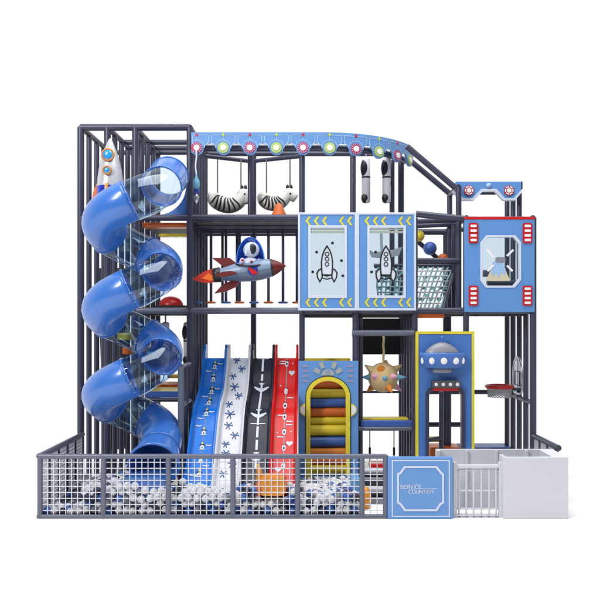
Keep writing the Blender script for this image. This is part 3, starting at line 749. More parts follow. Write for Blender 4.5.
for px in (468.7, 508.8):
    c_ = q(px, 190.7); k = sc(1, Yh)
    hx = MB().prism(circ(c_[0], c_[1], 5.4*k, 6, PI/6, PI/6+2*PI), Yh-0.02, Yh+0.001).build('hexagon_light', M['red'], hd)
    w = MB()
    for j in range(6):
        a = PI/6+PI/3*j+PI/6
        for s_ in (0,):
            ca, sa = math.cos(a), math.sin(a); ta, tb = -sa, ca
            w.prism([(c_[0]+ca*3.0*k+ta*1.2*k, c_[1]+sa*3.0*k+tb*1.2*k), (c_[0]+ca*3.0*k-ta*1.2*k, c_[1]+sa*3.0*k-tb*1.2*k), (c_[0]+ca*4.2*k-ta*1.7*k, c_[1]+sa*4.2*k-tb*1.7*k), (c_[0]+ca*4.2*k+ta*1.7*k, c_[1]+sa*4.2*k+tb*1.7*k)], Yh-0.026, Yh-0.018)
    w.prism(circ(c_[0], c_[1], 2.5*k, 6, PI/6, PI/6+2*PI), Yh-0.026, Yh-0.018)
    w.build('light_facets', M['lamp'], hx)
MB().ball(at(488.8, 185.6, Yh-0.01), sc(2.6, Yh), sc=(1,.6,1)).build('center_knob', M['paleline'], hd)

# ------------------------------------------------------------------ blue tower cabin panel with octagonal window
Yp = -0.07; k = sc(1, Yp)
tp = thing('cabin_panel', 'large blue cabin panel with red top edge, cut corner window and four red light blocks', 'panel', at(500, 312, Yp))
ox = [(486.5,235.5),(515,235.5),(520.8,242.5),(520.8,280),(514.5,287.5),(486,287.5),(480.5,280.5),(480.5,243)]
oc = [q(x, y, Yp) for x, y in ox]; cxp, czp = q(500.5, 261.5, Yp)
o_, i_ = rays([q(464.8,312,Yp), q(534.6,312,Yp), q(534.6,219.5,Yp), q(464.8,219.5,Yp)], oc, cxp, czp)
MB().frame(o_, i_, Yp, Yp+0.05).build('board', M['panel'], tp)
MB().box(sx(464.5,Yp), sx(535,Yp), Yp-0.008, Yp+0.06, sz(219.5,Yp)+0.0005, sz(216.8,Yp)).build('red_edge', M['red'], tp, bevel=0.004)
shr = lambda p, f, g: (cxp+(p[0]-cxp)*f, czp+(p[1]-czp)*g)
inn = [shr(p, 0.90, 0.93) for p in oc]; out = [shr(p, 1.015, 1.01) for p in oc]
wf = MB().frame(*rays(out, inn, cxp, czp), Yp-0.01, Yp+0.055).build('window_frame', M['trim'], tp, bevel=0.003)
MB().prism([shr(p, 0.93, 0.95) for p in oc], Yp+0.018, Yp+0.026).build('pane', M['pane'], wf)
def pr(pts, d=0.0): return [q(x, y, Yp) for x, y in pts]
ya, yb = Yp+0.006, Yp+0.016
MB().prism(pr([(486,281),(492.5,266),(499,262),(505,268),(510.5,281)]), ya+0.004, yb).build('hill_print', M['beige'], wf)
MB().prism(pr([(490.5,270),(493,262),(497,260),(503,262),(506,270),(505,276),(502,272),(499,278),(496,273),(492.5,276.5)]), ya+0.002, yb-0.003).build('windmill_print', M['paleline'], wf)
MB().prism(rrect(sx(495.5,Yp), sx(505.5,Yp), sz(262.8,Yp), sz(257,Yp), 2*k), ya, yb-0.005).build('windmill_cap', M['grey'], wf)
vn = MB()
for (x0,y0),(x1,y1) in (((487.4,250),(493.2,256.6)),((513,250.2),(507.6,255.4)),((507.6,266),(512.2,270.6)),((493.4,265.5),(488.2,270.6))):
    stroke(vn, [q(x0,y0,Yp), q(x1,y1,Yp)], 2.0*k, ya-0.002, yb-0.007)
vn.build('vane_print', M['lamp'], wf)
for px in (473.2, 527.2):
    for py in (233.2, 295.8):
        lb = MB().prism(rrect(sx(px-4.6,Yp), sx(px+4.6,Yp), sz(py+10,Yp), sz(py-10,Yp), 1.6*k), Yp-0.02, Yp+0.001).build('light_block', M['red'], tp, bevel=0.004)
        w = MB()
        for j in range(4):
            zc_ = py-7+4.67*j; w.prism(rrect(sx(px-3.1,Yp), sx(px+3.1,Yp), sz(zc_+1.25,Yp), sz(zc_-1.25,Yp), 0.9*k), Yp-0.026, Yp-0.018)
        w.build('light_slots', M['lamp'], lb)
MB().cyl(at(487, 283.5, 0.5), at(520, 283.5, 0.5), 0.05, 12).build('beam', M['pipe'], fr)
tag(MB().box(sx(482,.4), sx(491,.4), 0.35, 0.6, sz(276.5,.4), sz(270,.4)).build('foam_block', M['grey'], bevel=0.02), 'small grey block seen low at the left inside the cabin window', 'block')

# ------------------------------------------------------------------ UFO arch panel
Yu = -0.12; k = sc(1, Yu)
up_ = thing('ufo_panel', 'tall blue doorway panel edged in yellow with a flying saucer above the opening', 'doorway panel', at(445, 487, Yu))
x0, x1 = 415.8, 474.2
def U(x, y): return q(x, y, Yu)
outer = [U(x0+2.6,334), U(x1-2.6,334), U(x1-2.6,488), U(x0+2.6,488)]
bd = MB()
opn = [(427,488),(427,394),(429,390),(433,388.5),(457,388.5),(461,390),(463,394),(463,488)]
poly = [U(x0+2.4,488), U(x0+2.4,334)] + [U(x1-2.4,334), U(x1-2.4,488)] + [U(x,y) for x, y in opn[::-1]]
bd.prism(poly[::-1], Yu, Yu+0.05).build('board', M['panel2'], up_)
yt = MB(); yt.prism([U(x0,488), U(x0+2.6,488), U(x0+2.6,334), U(x1-2.6,334), U(x1-2.6,488), U(x1,488), U(x1,331.4), U(x0,331.4)], Yu-0.012, Yu+0.056)
yt.build('yellow_edging', M['ylw'], up_)
fm = MB(); pin = [U(427+1.8,488), U(428.8,395), U(430.5,392), U(434,390.6), U(456,390.6), U(459.5,392), U(461.2,395), U(461.2,488)]
pout = [U(425.6,488), U(425.6,393), U(428,388.6), U(432.5,386.8), U(457.5,386.8), U(462,388.6), U(464.4,393), U(464.4,488)]
for i in range(7): fm.prism([pin[i], pin[i+1], pout[i+1], pout[i]], Yu-0.03, Yu+0.06)
fm.build('opening_rim', M['pipe'], up_)
cc = at(442, 360, Yu-0.10)
sau = MB().lathe(cc+Vector((0,0,-8*k)), (0,0,1), [(0,14*k),(1.2*k,19.5*k),(12.6*k,22.3*k),(14*k,22.6*k),(15*k,21.8*k),(15.2*k,16*k)], 40)
S_ = 0.42
for v in sau.v: v.y = cc.y+(v.y-cc.y)*S_
so = sau.build('saucer_rim', M['panel2'], up_)
dm = MB().lathe(cc+Vector((0,0,7.4*k)), (0,0,1), [(0,16.6*k),(2*k,15.6*k),(5*k,12.6*k),(8*k,8.2*k),(9.8*k,3.6*k),(10.3*k,0)], 36)
for v in dm.v: v.y = cc.y+(v.y-cc.y)*S_
dm.build('saucer_dome', M['grey'], so)
lb = MB().lathe(cc+Vector((0,0,-12.6*k)), (0,0,1), [(0,8.5*k),(1*k,9.8*k),(3.6*k,9.8*k),(4.6*k,8*k)], 30)
for v in lb.v: v.y = cc.y+(v.y-cc.y)*S_
lb.build('saucer_foot', M['grey'], so)
MB().ball(cc+Vector((0,0,22*k)), 1.9*k).cyl(cc+Vector((0,0,17*k)), cc+Vector((0,0,21*k)), 1.1*k, 10).build('antenna', M['blue'], so)
for xx, wsc in ((-20,.45),(-11.3,.85),(0.3,1),(12.4,.95),(20.3,.5)):
    yy = -S_*math.sqrt(max(0, (21.2)**2-xx*xx))*k
    MB().ball(cc+Vector((xx*k, yy-0.004, -0.6*k)), 3.3*k, 18, 12, sc=(wsc, .25, 1)).build('saucer_light', M['lamp'], so)
co = MB().box(sx(431,Yu), sx(458.5,Yu), Yu-0.13, Yu-0.002, sz(387.2,Yu), sz(380,Yu)).build('console_box', M['rope'], up_, bevel=0.006)
w = MB()
for i in range(4): c_ = U(434.5+7*i, 383.6); w.prism(circ(c_[0], c_[1], 1.7*k, 14), Yu-0.137, Yu-0.128)
w.build('console_lights', M['lamp'], co)
MB().box(sx(432,Yu), sx(457,Yu), Yu-0.10, Yu-0.031, sz(390.2,Yu), sz(387.4,Yu)).build('console_red_bar', M['red'], co)

# ------------------------------------------------------------------ roller climb panel
Yq = -0.08; k = sc(1, Yq)
rp_ = thing('roller_panel', 'blue arch panel with yellow rim and stacked coloured foam rollers inside', 'roller panel', at(328, 500, Yq))
def V(x, y): return q(x, y, Yq)
xl, xr, zb = 298.3, 358.2, 516
arcin = [(328+18.4*math.cos(math.radians(a)), 396-16*math.sin(math.radians(a))) for a in range(0, 181, 12)]
poly = [V(xr,zb), V(346.4,zb)] + [V(*p) for p in arcin] + [V(309.6,zb), V(xl,zb), V(xl,361), V(xr,361)]
MB().prism(poly, Yq, Yq+0.05).build('board', M['panel'], rp_)
def archband(ri, ro, d0, d1, nm, m):
    mb = MB(); A = [V(328-18.4-0-ri, zb)]+[V(328-(18.4+ri)*math.cos(math.radians(a)), 396-(16+ri)*math.sin(math.radians(a))) for a in range(0,181,9)]+[V(328+18.4+ri, zb)]
    B = [V(328-18.4-ro, zb)]+[V(328-(18.4+ro)*math.cos(math.radians(a)), 396-(16+ro)*math.sin(math.radians(a))) for a in range(0,181,9)]+[V(328+18.4+ro, zb)]
    for i in range(len(A)-1): mb.prism([A[i], A[i+1], B[i+1], B[i]], d0, d1)
    return mb.build(nm, m, rp_)
archband(-0.7, 3.4, Yq-0.035, Yq+0.052, 'yellow_rim', M['ylw'])
archband(3.4, 4.1, Yq-0.012, Yq+0.002, 'dark_outline', M['matte'])
rolls = [(383,'orange',5.0),(393,'yellow',4.8),(402.6,'foamblue',4.8),(412,'orange',4.6),(420.5,'yellow',3.6),(430,'yellow',5.6),(441.5,'foamblue',5.4),(452,'cone',4.6),(461,'orange',4.2),(469,'yellow',5),(480,'lightblue',5.2),(491,'foamblue',5)]
for i, (py, m, rr) in enumerate(rolls):
    Y = 0.20-0.010*i; c0, c1 = at(309.8, py, Y), at(346.2, py, Y)
    MB().cyl(c0, c1, sc(rr, Y), 24).build('roller', M[m], rp_)
MB().box(sx(308,.3), sx(348,.3), 0.30, 0.33, 0.2, sz(379,.3)).build('roller_backing', M['black'], rp_)
fan = MB()
for a, rad in ((148,15),(112,18.6),(68,18.6),(32,15)):
    ca, sa = math.cos(math.radians(a)), math.sin(math.radians(a)); cx_, cz_ = 328+rad*0.86*ca, 375.5-rad*0.82*sa*0.72
    pts = []
    for u_, v_ in ((-3.2,-2),(3.2,-2.3),(3.2,2.3),(-3.2,2)): pts.append(V(cx_+u_*ca-v_*sa*1, cz_-(u_*sa+v_*ca)))
    fan.prism(pts, Yq-0.012, Yq+0.001)
fan.prism([V(328+6.3*math.cos(math.radians(a)), 375.2-6*math.sin(math.radians(a))) for a in range(0,181,15)], Yq-0.012, Yq+0.001)
fan.build('fan_print', M['taupe'], rp_, bevel=0.004)
MB().prism([V(328+2.2*math.cos(math.radians(a)), 372-2.2*math.sin(math.radians(a))) for a in range(0,360,30)], Yq-0.016, Yq-0.008).build('fan_dot', M['mauve'], rp_)
ds = MB()
for xx in (305.4, 350.3):
    for yy in (366, 371, 376, 381): ds.prism(rrect(sx(xx-3.3,Yq), sx(xx+3.3,Yq), sz(yy+1.1,Yq), sz(yy-1.1,Yq), 0.6*k), Yq-0.006, Yq+0.001)
ds.build('dash_print', M['mauve'], rp_)
for xx, sg in ((305.3,-1),(350.9,1)):
    hx = [(xx, 403.5),(xx+sg*3.0, 404.5),(xx+sg*5.6,407.5),(xx+sg*5.6,412),(xx+sg*3.0,415),(xx,416.2)]
    hb = MB().prism([V(*p) for p in hx], Yq-0.03, Yq+0.001).build('side_knob', M['ylw'], rp_, bevel=0.004)
    ctr = (xx+sg*2.4, 409.8); MB().prism([V(ctr[0]+(x-ctr[0])*.72, ctr[1]+(y-ctr[1])*.76) for x, y in hx], Yq-0.038, Yq-0.028).build('knob_face', M['lamp'], hb)
tag(MB().box(sx(351,-.9), sx(360,-.9), -0.95, -0.6, 0.0, sz(478,-.9)).build('foam_post_base', M['lightblue'], bevel=0.02), 'light blue foam block at the right edge of the ball pit by the roller panel', 'foam block')

# ------------------------------------------------------------------ slide lanes
prof = [(0.62,1.71),(0.42,1.53),(0.16,1.285),(-0.10,1.165),(-0.36,1.07),(-0.58,0.88),(-0.92,0.50),(-1.12,0.31),(-1.3,0.22)]
def prf(v):
    s = v*(len(prof)-1); i = min(int(s), len(prof)-2); f = s-i
    P = [Vector(prof[max(i-1,0)]), Vector(prof[i]), Vector(prof[i+1]), Vector(prof[min(i+2,len(prof)-1)])]
    p = 0.5*((2*P[1])+(P[2]-P[0])*f+(2*P[0]-5*P[1]+4*P[2]-P[3])*f*f+(3*P[1]-P[0]-3*P[2]+P[3])*f**3)
    return p.x, p.y
WX0 = -1.497; LW = 0.3415
def prf_py(py):                                # profile parameter whose point shows at photo row py
    lo, hi = 0.0, 1.0
    for _ in range(30):
        m = (lo+hi)/2; Y, z = prf(m)
        if PY+(CZ-z)*F/(D+Y) < py: lo = m
        else: hi = m
    return lo
def lane(i, m, label, edge=0.032):
    X0 = WX0+i*LW; X1 = X0+LW-0.004
    t = thing('slide_lane', label, 'slide', ((X0+X1)/2, -0.3, 0), 'slide lanes side by side')
    K = 44; vs = []; fs = []
    for j in range(K+1):
        v = j/K; Y, z = prf(v); Y2, z2 = prf(min(1, v+.01)); Y1, z1 = prf(max(0, v-.01)); tn = Vector((Y2-Y1, z2-z1)).normalized(); nn = Vector((tn.y, -tn.x)); nn = nn if nn.y > 0 else -nn
        h = 0.075+0.13*max(0, 1-v*9)**1.0 if v < 0.12 else 0.075
        def pp(x, d, vert=False):
            return Vector((x, Y+nn.x*d, z+nn.y*d)) if not vert else Vector((x, Y, z+d))
        ht = h if v > 0.12 else 0.075+0.12*(1-v/0.12)
        sec = [pp(X0,-0.07), pp(X0,ht), pp(X0+edge*.6,ht+0.008), pp(X0+edge,ht*.9), pp(X0+edge+0.012,0.0), pp(X1-edge-0.012,0), pp(X1-edge,ht*.9), pp(X1-edge*.6,ht+.008), pp(X1,ht), pp(X1,-.07)]
        vs += sec
    n = 10
    for j in range(K):
        for q_ in range(n): fs.append((j*n+q_, j*n+(q_+1) % n, (j+1)*n+(q_+1) % n, (j+1)*n+q_))
    mb = MB().add(vs, fs); mb.add(vs[:n], [list(range(n))]); mb.add(vs[-n:], [list(range(n))[::-1]])
    mb.build('chute', m, t)
    # upright hand grips at the top of each side
    for xa in (X0+0.002, X1-edge-0.002):
        MB().prism(rrect(xa, xa+edge, 1.62, sz(344.5, .6), 0.012), 0.56, 0.68).build('side_grip', m, t, bevel=0.006)
    def dec(name, mat, polys, lift=0.004):
        mb = MB()
        for poly in polys:
            n = len(poly); pts = []
            for (u0, p0) in poly:
                v = prf_py(p0); Y, z = prf(v); Y2, z2 = prf(min(1, v+.01)); Y1, z1 = prf(max(0, v-.01)); tn = Vector((Y2-Y1, z2-z1)).normalized(); nn = Vector((tn.y, -tn.x)); nn = nn if nn.y > 0 else -nn
                pts.append(Vector((X0+edge+.012+(X1-X0-2*edge-.024)*u0, Y+nn.x*lift, z+nn.y*lift)))
            mb.add(pts, [list(range(n))])
        if polys: mb.build(name, M[mat], t, solid=0.002)
    return t, dec
def bar(u0, p0, u1, p1, wu, n=6):              # thin band between two surface points cut in short pieces
    out = []
    L = math.hypot((u1-u0)*20, p1-p0); du, dp = (u1-u0)*20/L, (p1-p0)/L; nx, npx = -dp*wu/2, du*wu/2
    for i in range(n):
        a, b = i/n, (i+1)/n
        ua, pa, ub, pb = u0+(u1-u0)*a, p0+(p1-p0)*a, u0+(u1-u0)*b, p0+(p1-p0)*b
        out.append([(ua+nx/20, pa+npx), (ub+nx/20, pb+npx), (ub-nx/20, pb-npx), (ua-nx/20, pa-npx)])
    return out
def blob(u, p, ru, rp, n=10): return [(u+ru*math.cos(2*PI*i/n), p+rp*math.sin(2*PI*i/n)) for i in range(n)]
# blue lane
t, dec = lane(0, M['lane_blue'], 'bright blue slide lane at the far left, printed with little white birds on a line')
W, Dk, Yl, Gr = [], [], [], []
for a in range(358, 484, 6): Gr += bar(.5+.01*math.sin(a), a, .5, a+5.5, 0.8, 2)
for j, a in enumerate((367, 379.5, 392, 403, 414, 433, 447.5, 461, 475)):
    W.append(blob(.5, a, .105, 2.3)); Dk += bar(.36, a-2.6, .64, a-2.6, .9, 3); Dk.append(blob(.5, a+.5, .03, .8))
    Yl.append(blob(.5, a-4.2, .05, 1.1)); W += bar(.34, a+2.0, .66, a+2.0, .7, 3)
for u_, a in ((.78,364),(.2,371.5),(.8,389),(.2,397),(.75,412),(.25,418.5),(.2,426),(.82,445.5),(.2,455),(.78,466),(.22,476)):
    W += bar(u_-.16, a-.3, u_+.02, a+.2, 1.1, 3) + bar(u_, a+.5, u_+.16, a-.3, .9, 3)
dec('line_print', 'grey', Gr); dec('bird_print', 'printwhite', W, .006); dec('beak_print', 'ylw', Yl, .007); dec('wing_print', 'matte', Dk, .0085)
# white lane
t, dec = lane(1, M['lane_white'], 'white slide lane with dark blue ink splats, second from left')
P_ = []
for u_, a, r_ in ((.35,360.5,3.2),(.68,369,3.4),(.22,376.5,3.1),(.36,387,4.2),(.66,396,3.5),(.24,404.5,3.0),(.38,414.5,4.4),(.36,425.5,3.6),(.72,435.5,3.6),(.3,444.3,3.1),(.34,453.5,3.6),(.7,464,3.6),(.3,474,3.6)):
    P_.append(blob(u_, a, .07, r_*.36))
    for j in range(6):
        an = PI/3*j+.25*(j % 2); c_, s_ = math.cos(an), math.sin(an)
        P_ += bar(u_, a, u_+c_*r_/18, a+s_*r_*.95, 1.0, 2); P_.append(blob(u_+c_*r_/18, a+s_*r_*.95, .03, .7, 8))
dec('splat_print', 'splat', P_)
# black lane
t, dec = lane(2, M['lane_black'], 'black slide lane with white road dashes and aeroplane silhouettes, third from left')
P_ = []
for a, b in ((359,371.5),(374.5,381),(398,404.5),(404.5,409),(426.5,437.5),(440,450)): P_ += bar(.5, a, .5, b, 2.3, 4)
for a in (383, 409, 452):
    P_ += bar(.5, a, .5, a+16, 2.0, 6) + bar(.5, a+7, .1, a+4.4, 1.6, 3) + bar(.5, a+7, .9, a+4.4, 1.6, 3) + bar(.5, a+9, .2, a+6, 1.2, 3) + bar(.5, a+9, .8, a+6, 1.2, 3) + bar(.5, a+2, .36, a+.6, 1, 2) + bar(.5, a+2, .64, a+.6, 1, 2)
P_ += bar(.12, 423.8, .88, 423.8, .9, 4) + bar(.15, 358.8, .85, 358.8, .8, 4)
dec('plane_print', 'printwhite', P_)
# red lane
t, dec = lane(3, M['lane_red'], 'bright red slide lane with white hearts, at the right beside the roller panel')
W, Dk, Gr = [], [], []
for a in range(358, 484, 6): Gr += bar(.5, a, .5, a+6, 1.0, 2)
for a in (364, 391.5, 406, 417, 432, 448, 466): W.append(blob(.5, a, .10, 3.4)); Dk.append(blob(.5, a+.4, .05, 1.3)); Dk += bar(.42, a-2.8, .58, a-2.8, .9, 2)
for u_, a in ((.8,373.5),(.78,444),(.25,470)):
    W.append([(u_, a+2.6), (u_-.17, a-.6), (u_-.15, a-2.2), (u_-.07, a-2.7), (u_, a-1.6), (u_+.07, a-2.7), (u_+.15, a-2.2), (u_+.17, a-.6)][::-1])
for u_, a in ((.25,361.5),(.75,398),(.3,415.5),(.75,421.5),(.75,425),(.3,437),(.22,363.8)): W += bar(u_-.16, a, u_+.16, a+.2, 1.0, 4)
for u_, a in ((.85,364),(.2,386),(.85,432),(.15,433),(.2,456)): W.append(blob(u_, a, .035, .8, 8))
dec('line_print', 'grey', Gr); dec('heart_print', 'printwhite', W, .006); dec('eye_print', 'matte', Dk, .0085)

# ------------------------------------------------------------------ spiked ball
Yb = 0.25; k = sc(1, Yb); c = at(383, 377.5, Yb)
sp = thing('spiked_ball', 'round tan spiked ball with coloured cones hanging on a tan rope', 'spiked ball', c)
MB().ball(c, 15*k, 32, 20).build('ball_body', M['tan'], sp)
MB().sweep([at(383.6, 336, Yb)+Vector((0.004*math.sin(i*1.3), 0, -i*0.036)) for i in range(12)], 0.018, 10).build('rope', M['ropetan'], sp)
for dx, dz, m, rr, ln_ in ((-.80,.55,'tan',4.4,9.5),(.84,.55,'tan',4.4,9.5),(-.22,.66,'cone',4.6,6),(-.62,.12,'pink',3.8,6.5),(.60,.12,'pink',3.8,6.5),(-.98,.03,'sky',3.6,8),(.97,.03,'sky',3.6,9),(.03,.02,'sky',3.2,5),
                            (-.76,-.70,'cone',4.2,8),(.33,-.62,'cone',4.4,8),(.86,-.62,'pink',4.2,10),(.2,.98,'tan',4,4)):
    n2 = dx*dx+dz*dz; dy = -math.sqrt(max(0, 1-n2)) if n2 < 1 else 0.15
    d = Vector((dx, dy, dz)).normalized()
    MB().cyl(c+d*13.6*k, c+d*(14+ln_)*k, rr*k, 18, 0.4*k).build('spike', M[m], sp)

# swing with red seat
sw = thing('rope_swing', 'small swing with red seat on thin ropes with dark grips under the yellow deck', 'swing', at(382, 470, 0.2))
for px in (369.8, 394):
    MB().cyl(at(px, 430, .2), at(px, 463, .2), 0.008, 8).build('rope', M['rope'], sw)
    MB().cyl(at(px, 447.5, .2), at(px, 455.5, .2), 0.017, 10).build('grip', M['crimson' if 0 else 'black'], sw)
MB().box(sx(369,.2), sx(395,.2), 0.08, 0.34, sz(467.5,.2), sz(462.5,.2)).build('seat', M['red'], sw, bevel=0.015)
stp = thing('foam_steps', 'stack of grey and white foam steps behind the last mesh panel of the fence', 'steps', at(374, 505, -0.9))
for i, (h0, h1, m) in enumerate(((0,.07,'grey'),(.071,.115,'black'),(.116,.165,'white'),(.166,.205,'black'),(.206,.25,'grey'),(.251,.285,'black'),(.286,.33,'white'))):
    MB().box(sx(364,-.5), sx(392,-.5), -1.0+0.08*i, -0.42, h0, h1).build('step', M[m], stp, bevel=0.01)
tag(MB().ball(at(365.5, 499, -1.15), 0.10, 20, 12, sc=(.7,1,1.6)).build('foam_roll', M['amber']), 'orange foam roll standing in front of the grey steps', 'foam roll')

# toy in the pit
ty = thing('pit_toy', 'amber orange rounded rocking toy with an upright neck sitting on the pit balls', 'toy', at(272, 492, -1.25))
Yt = -1.40
MB().prism(rrect(sx(259.5,Yt), sx(286,Yt), sz(493.5,Yt), sz(475.5,Yt), 0.07, 7), Yt-.13, Yt+.13).build('body', M['amber'], ty, bevel=0.04)
MB().sweep([at(259.5,480,Yt), at(259.5,474,Yt), at(258.5,467.5,Yt), at(257.5,464,Yt)], [0.045,0.035,0.025,0.008], 12).build('neck', M['amber'], ty)
MB().ball(at(259,489,Yt-.08), 0.07, sc=(.7,1,1.3)).ball(at(281,478,Yt), 0.055, sc=(1.2,1,.8)).build('hoof', M['orange'], ty)

# ------------------------------------------------------------------ basketball hoop
bh = thing('basketball_hoop', 'basketball hoop with red rim and grey net fixed to the right bar wall', 'basketball hoop', at(500, 392, 0.62))
rc = at(499.5, 386.5, 0.62); rr = sc(12.6, .62); Xb = sx(517.5, .62)
MB().sweep([rc+Vector((rr*math.cos(a), rr*math.sin(a), 0)) for a in [2*PI*i/40 for i in range(40)]], 0.026, 10, closed=True).build('rim', M['red'], bh)
nn = MB()
for i in range(24):
    for sgn in (1, -1):
        pts = []
        for j in range(8):
            a = 2*PI*(i/24)+sgn*j*0.13; q_ = rr*(1-0.045*j+0.0042*j*j); pts.append(rc+Vector((q_*math.cos(a), q_*math.sin(a), -0.02*j-0.01)))
        nn.sweep(pts, 0.0075, 5)
nn.build('net', M['wiregrey'], bh)
YZ = []
def yz(mb, poly, xa, xb):
    n = len(poly); A = [(xa, y, z) for y, z in poly]; B = [(xb, y, z) for y, z in poly]
    mb.add(A+B, [(i,(i+1) % n,n+(i+1) % n,n+i) for i in range(n)]+[list(range(n)), list(range(2*n-1,n-1,-1))]); return mb
zb0, zb1 = sz(393.5,.62), sz(357,.62)
bp = [(0.42,zb0+.06),(0.48,zb0),(0.80,zb0),(0.86,zb0+.06),(0.86,zb1-.22),(0.81,zb1-.09),(0.72,zb1-.02),(0.64,zb1),(0.56,zb1-.02),(0.47,zb1-.09),(0.42,zb1-.22)]
yz(MB(), bp, Xb, Xb+0.012).build('backboard', M['acrylic'], bh)
MB().sweep([Vector((Xb+.006, y, z)) for y, z in bp], 0.017, 8, closed=True).build('backboard_frame', M['steel'], bh)
MB().sweep([Vector((Xb-.004, y, z)) for y, z in ((.5,zb0+.12),(.74,zb0+.12),(.74,zb0+.32),(.5,zb0+.32))], 0.008, 6, closed=True).build('target_square', M['matte'], bh)
MB().box(rc.x+rr, XR+0.0, 0.56, 0.68, rc.z-0.05, rc.z-0.02).build('bracket', M['pipe'], bh)

# ------------------------------------------------------------------ rear foam mats
tag(MB().box(sx(428,1.3), sx(458,1.3), 1.1, 1.5, 0, 0.335).build('foam_mat', M['orange'], bevel=0.02), 'low orange mat on the floor behind the doorway panel', 'mat', 'low foam mats at the back')
tag(MB().box(sx(458.4,1.3), sx(509,1.3), 1.1, 1.5, 0, 0.335).build('foam_mat', M['foamblue'], bevel=0.02), 'low blue mat behind the white counter below the hoop', 'mat', 'low foam mats at the back')
tag(MB().box(sx(425,.9), sx(441,.9), 0.75, 0.98, sz(440.5,.9), sz(437,.9)).build('foam_pad', M['ylw'], bevel=0.012), 'thin yellow foam pad low inside the saucer doorway', 'pad')
for a in ((118,336,'yellow','yellow'),(127,350,'orange','orange'),(132,366,'foamblue','blue')):
    tag(MB().box(sx(a[0],1.0), sx(a[0]+22,1.0), 0.7, 1.3, sz(a[1]+3.5,1.0), sz(a[1]-3.5,1.0)).build('foam_step', M[a[2]], bevel=0.02), '%s foam step seen through the clear slide sections' % a[3], 'step', 'foam steps behind the tube slide')

# ------------------------------------------------------------------ pit fence
YF = -1.62
fe = thing('pit_fence', 'low grey pipe fence with white wire mesh around the ball pit', 'fence', (-1, YF, 0))
zt_, zb_ = sz(456.3, YF), sz(516.6, YF)
def fpx(px): return sx(px, YF)
MB().cyl((fpx(38.5), YF, zt_), (fpx(386.5), YF, zt_), 0.028, 14).build('top_rail', M['rail'], fe)
MB().cyl((fpx(38.5), YF, zb_), (fpx(386.5), YF, zb_), 0.028, 14).build('bottom_rail', M['rail'], fe)
fx = [40, 103.5, 168.3, 233, 297.5, 362, 385.5]
for i, px in enumerate(fx):
    MB().cyl((fpx(px), YF, 0), (fpx(px), YF, zt_+(.012 if i in (0,6) else 0)), 0.030, 14).build('fence_post', M['rail'], fe)
for a, b in zip(fx, fx[1:]):
    mb = MB(); xa, xb = fpx(a)+.02, fpx(b)-.02; n = max(2, round((xb-xa)/0.0675))
    for i in range(1, n): x = xa+(xb-xa)*i/n; mb.cyl((x, YF-.004, zb_), (x, YF-.004, zt_), 0.0056, 6, caps=False)
    nz = 10
    for i in range(1, nz): z = zb_+(zt_-zb_)*i/nz; mb.cyl((xa, YF+.004, z), (xb, YF+.004, z), 0.0056, 6, caps=False)
    mb.build('mesh_panel', M['wire'], fe)
xs_ = fpx(39)
for xx, ye in ((xs_, 0.0),):
    MB().cyl((xx, YF, zt_), (xx, 0, zt_), 0.034, 12).build('top_rail', M['rail'], fe)
    MB().cyl((xx, YF, zb_), (xx, 0, zb_), 0.03, 12).build('bottom_rail', M['rail'], fe)
    for Y in (-1.3, -.98, -.65, -.33): MB().cyl((xx, Y, 0), (xx, Y, zt_), 0.022, 10).build('fence_post', M['pipe'], fe)
    mb = MB()
    for i in range(1, 40): Y = YF+(-YF)*i/40; mb.cyl((xx, Y, zb_), (xx, Y, zt_), 0.009, 6, caps=False)
    for i in range(1, 16): z = zb_+(zt_-zb_)*i/16; mb.cyl((xx, YF, z), (xx, 0, z), 0.008, 6, caps=False)
    mb.build('mesh_panel', M['wire'], fe)
rf = thing('side_fence', 'short dark fence sloping off to the right behind the white counter', 'fence', (XR, -0.5, 0))
MB().cyl((XR+.01, -1.0, zt_-.015), (XR, 0, zt_-.015), 0.036, 12).build('top_rail', M['pipe'], rf)
for Y in (-.95, -.63, -.32): MB().cyl((XR, Y, 0), (XR, Y, zt_), 0.026, 10).build('fence_post', M['pipe'], rf)
mb = MB()
for i in range(1, 26): Y = -i/26; mb.cyl((XR, Y, 0.1), (XR, Y, zt_), 0.006, 6, caps=False)
for i in range(1, 16): z = 0.1+(zt_-.1)*i/16; mb.cyl((XR, -1, z), (XR, 0, z), 0.006, 6, caps=False)
mb.build('mesh_panel', M['wiregrey'], rf)

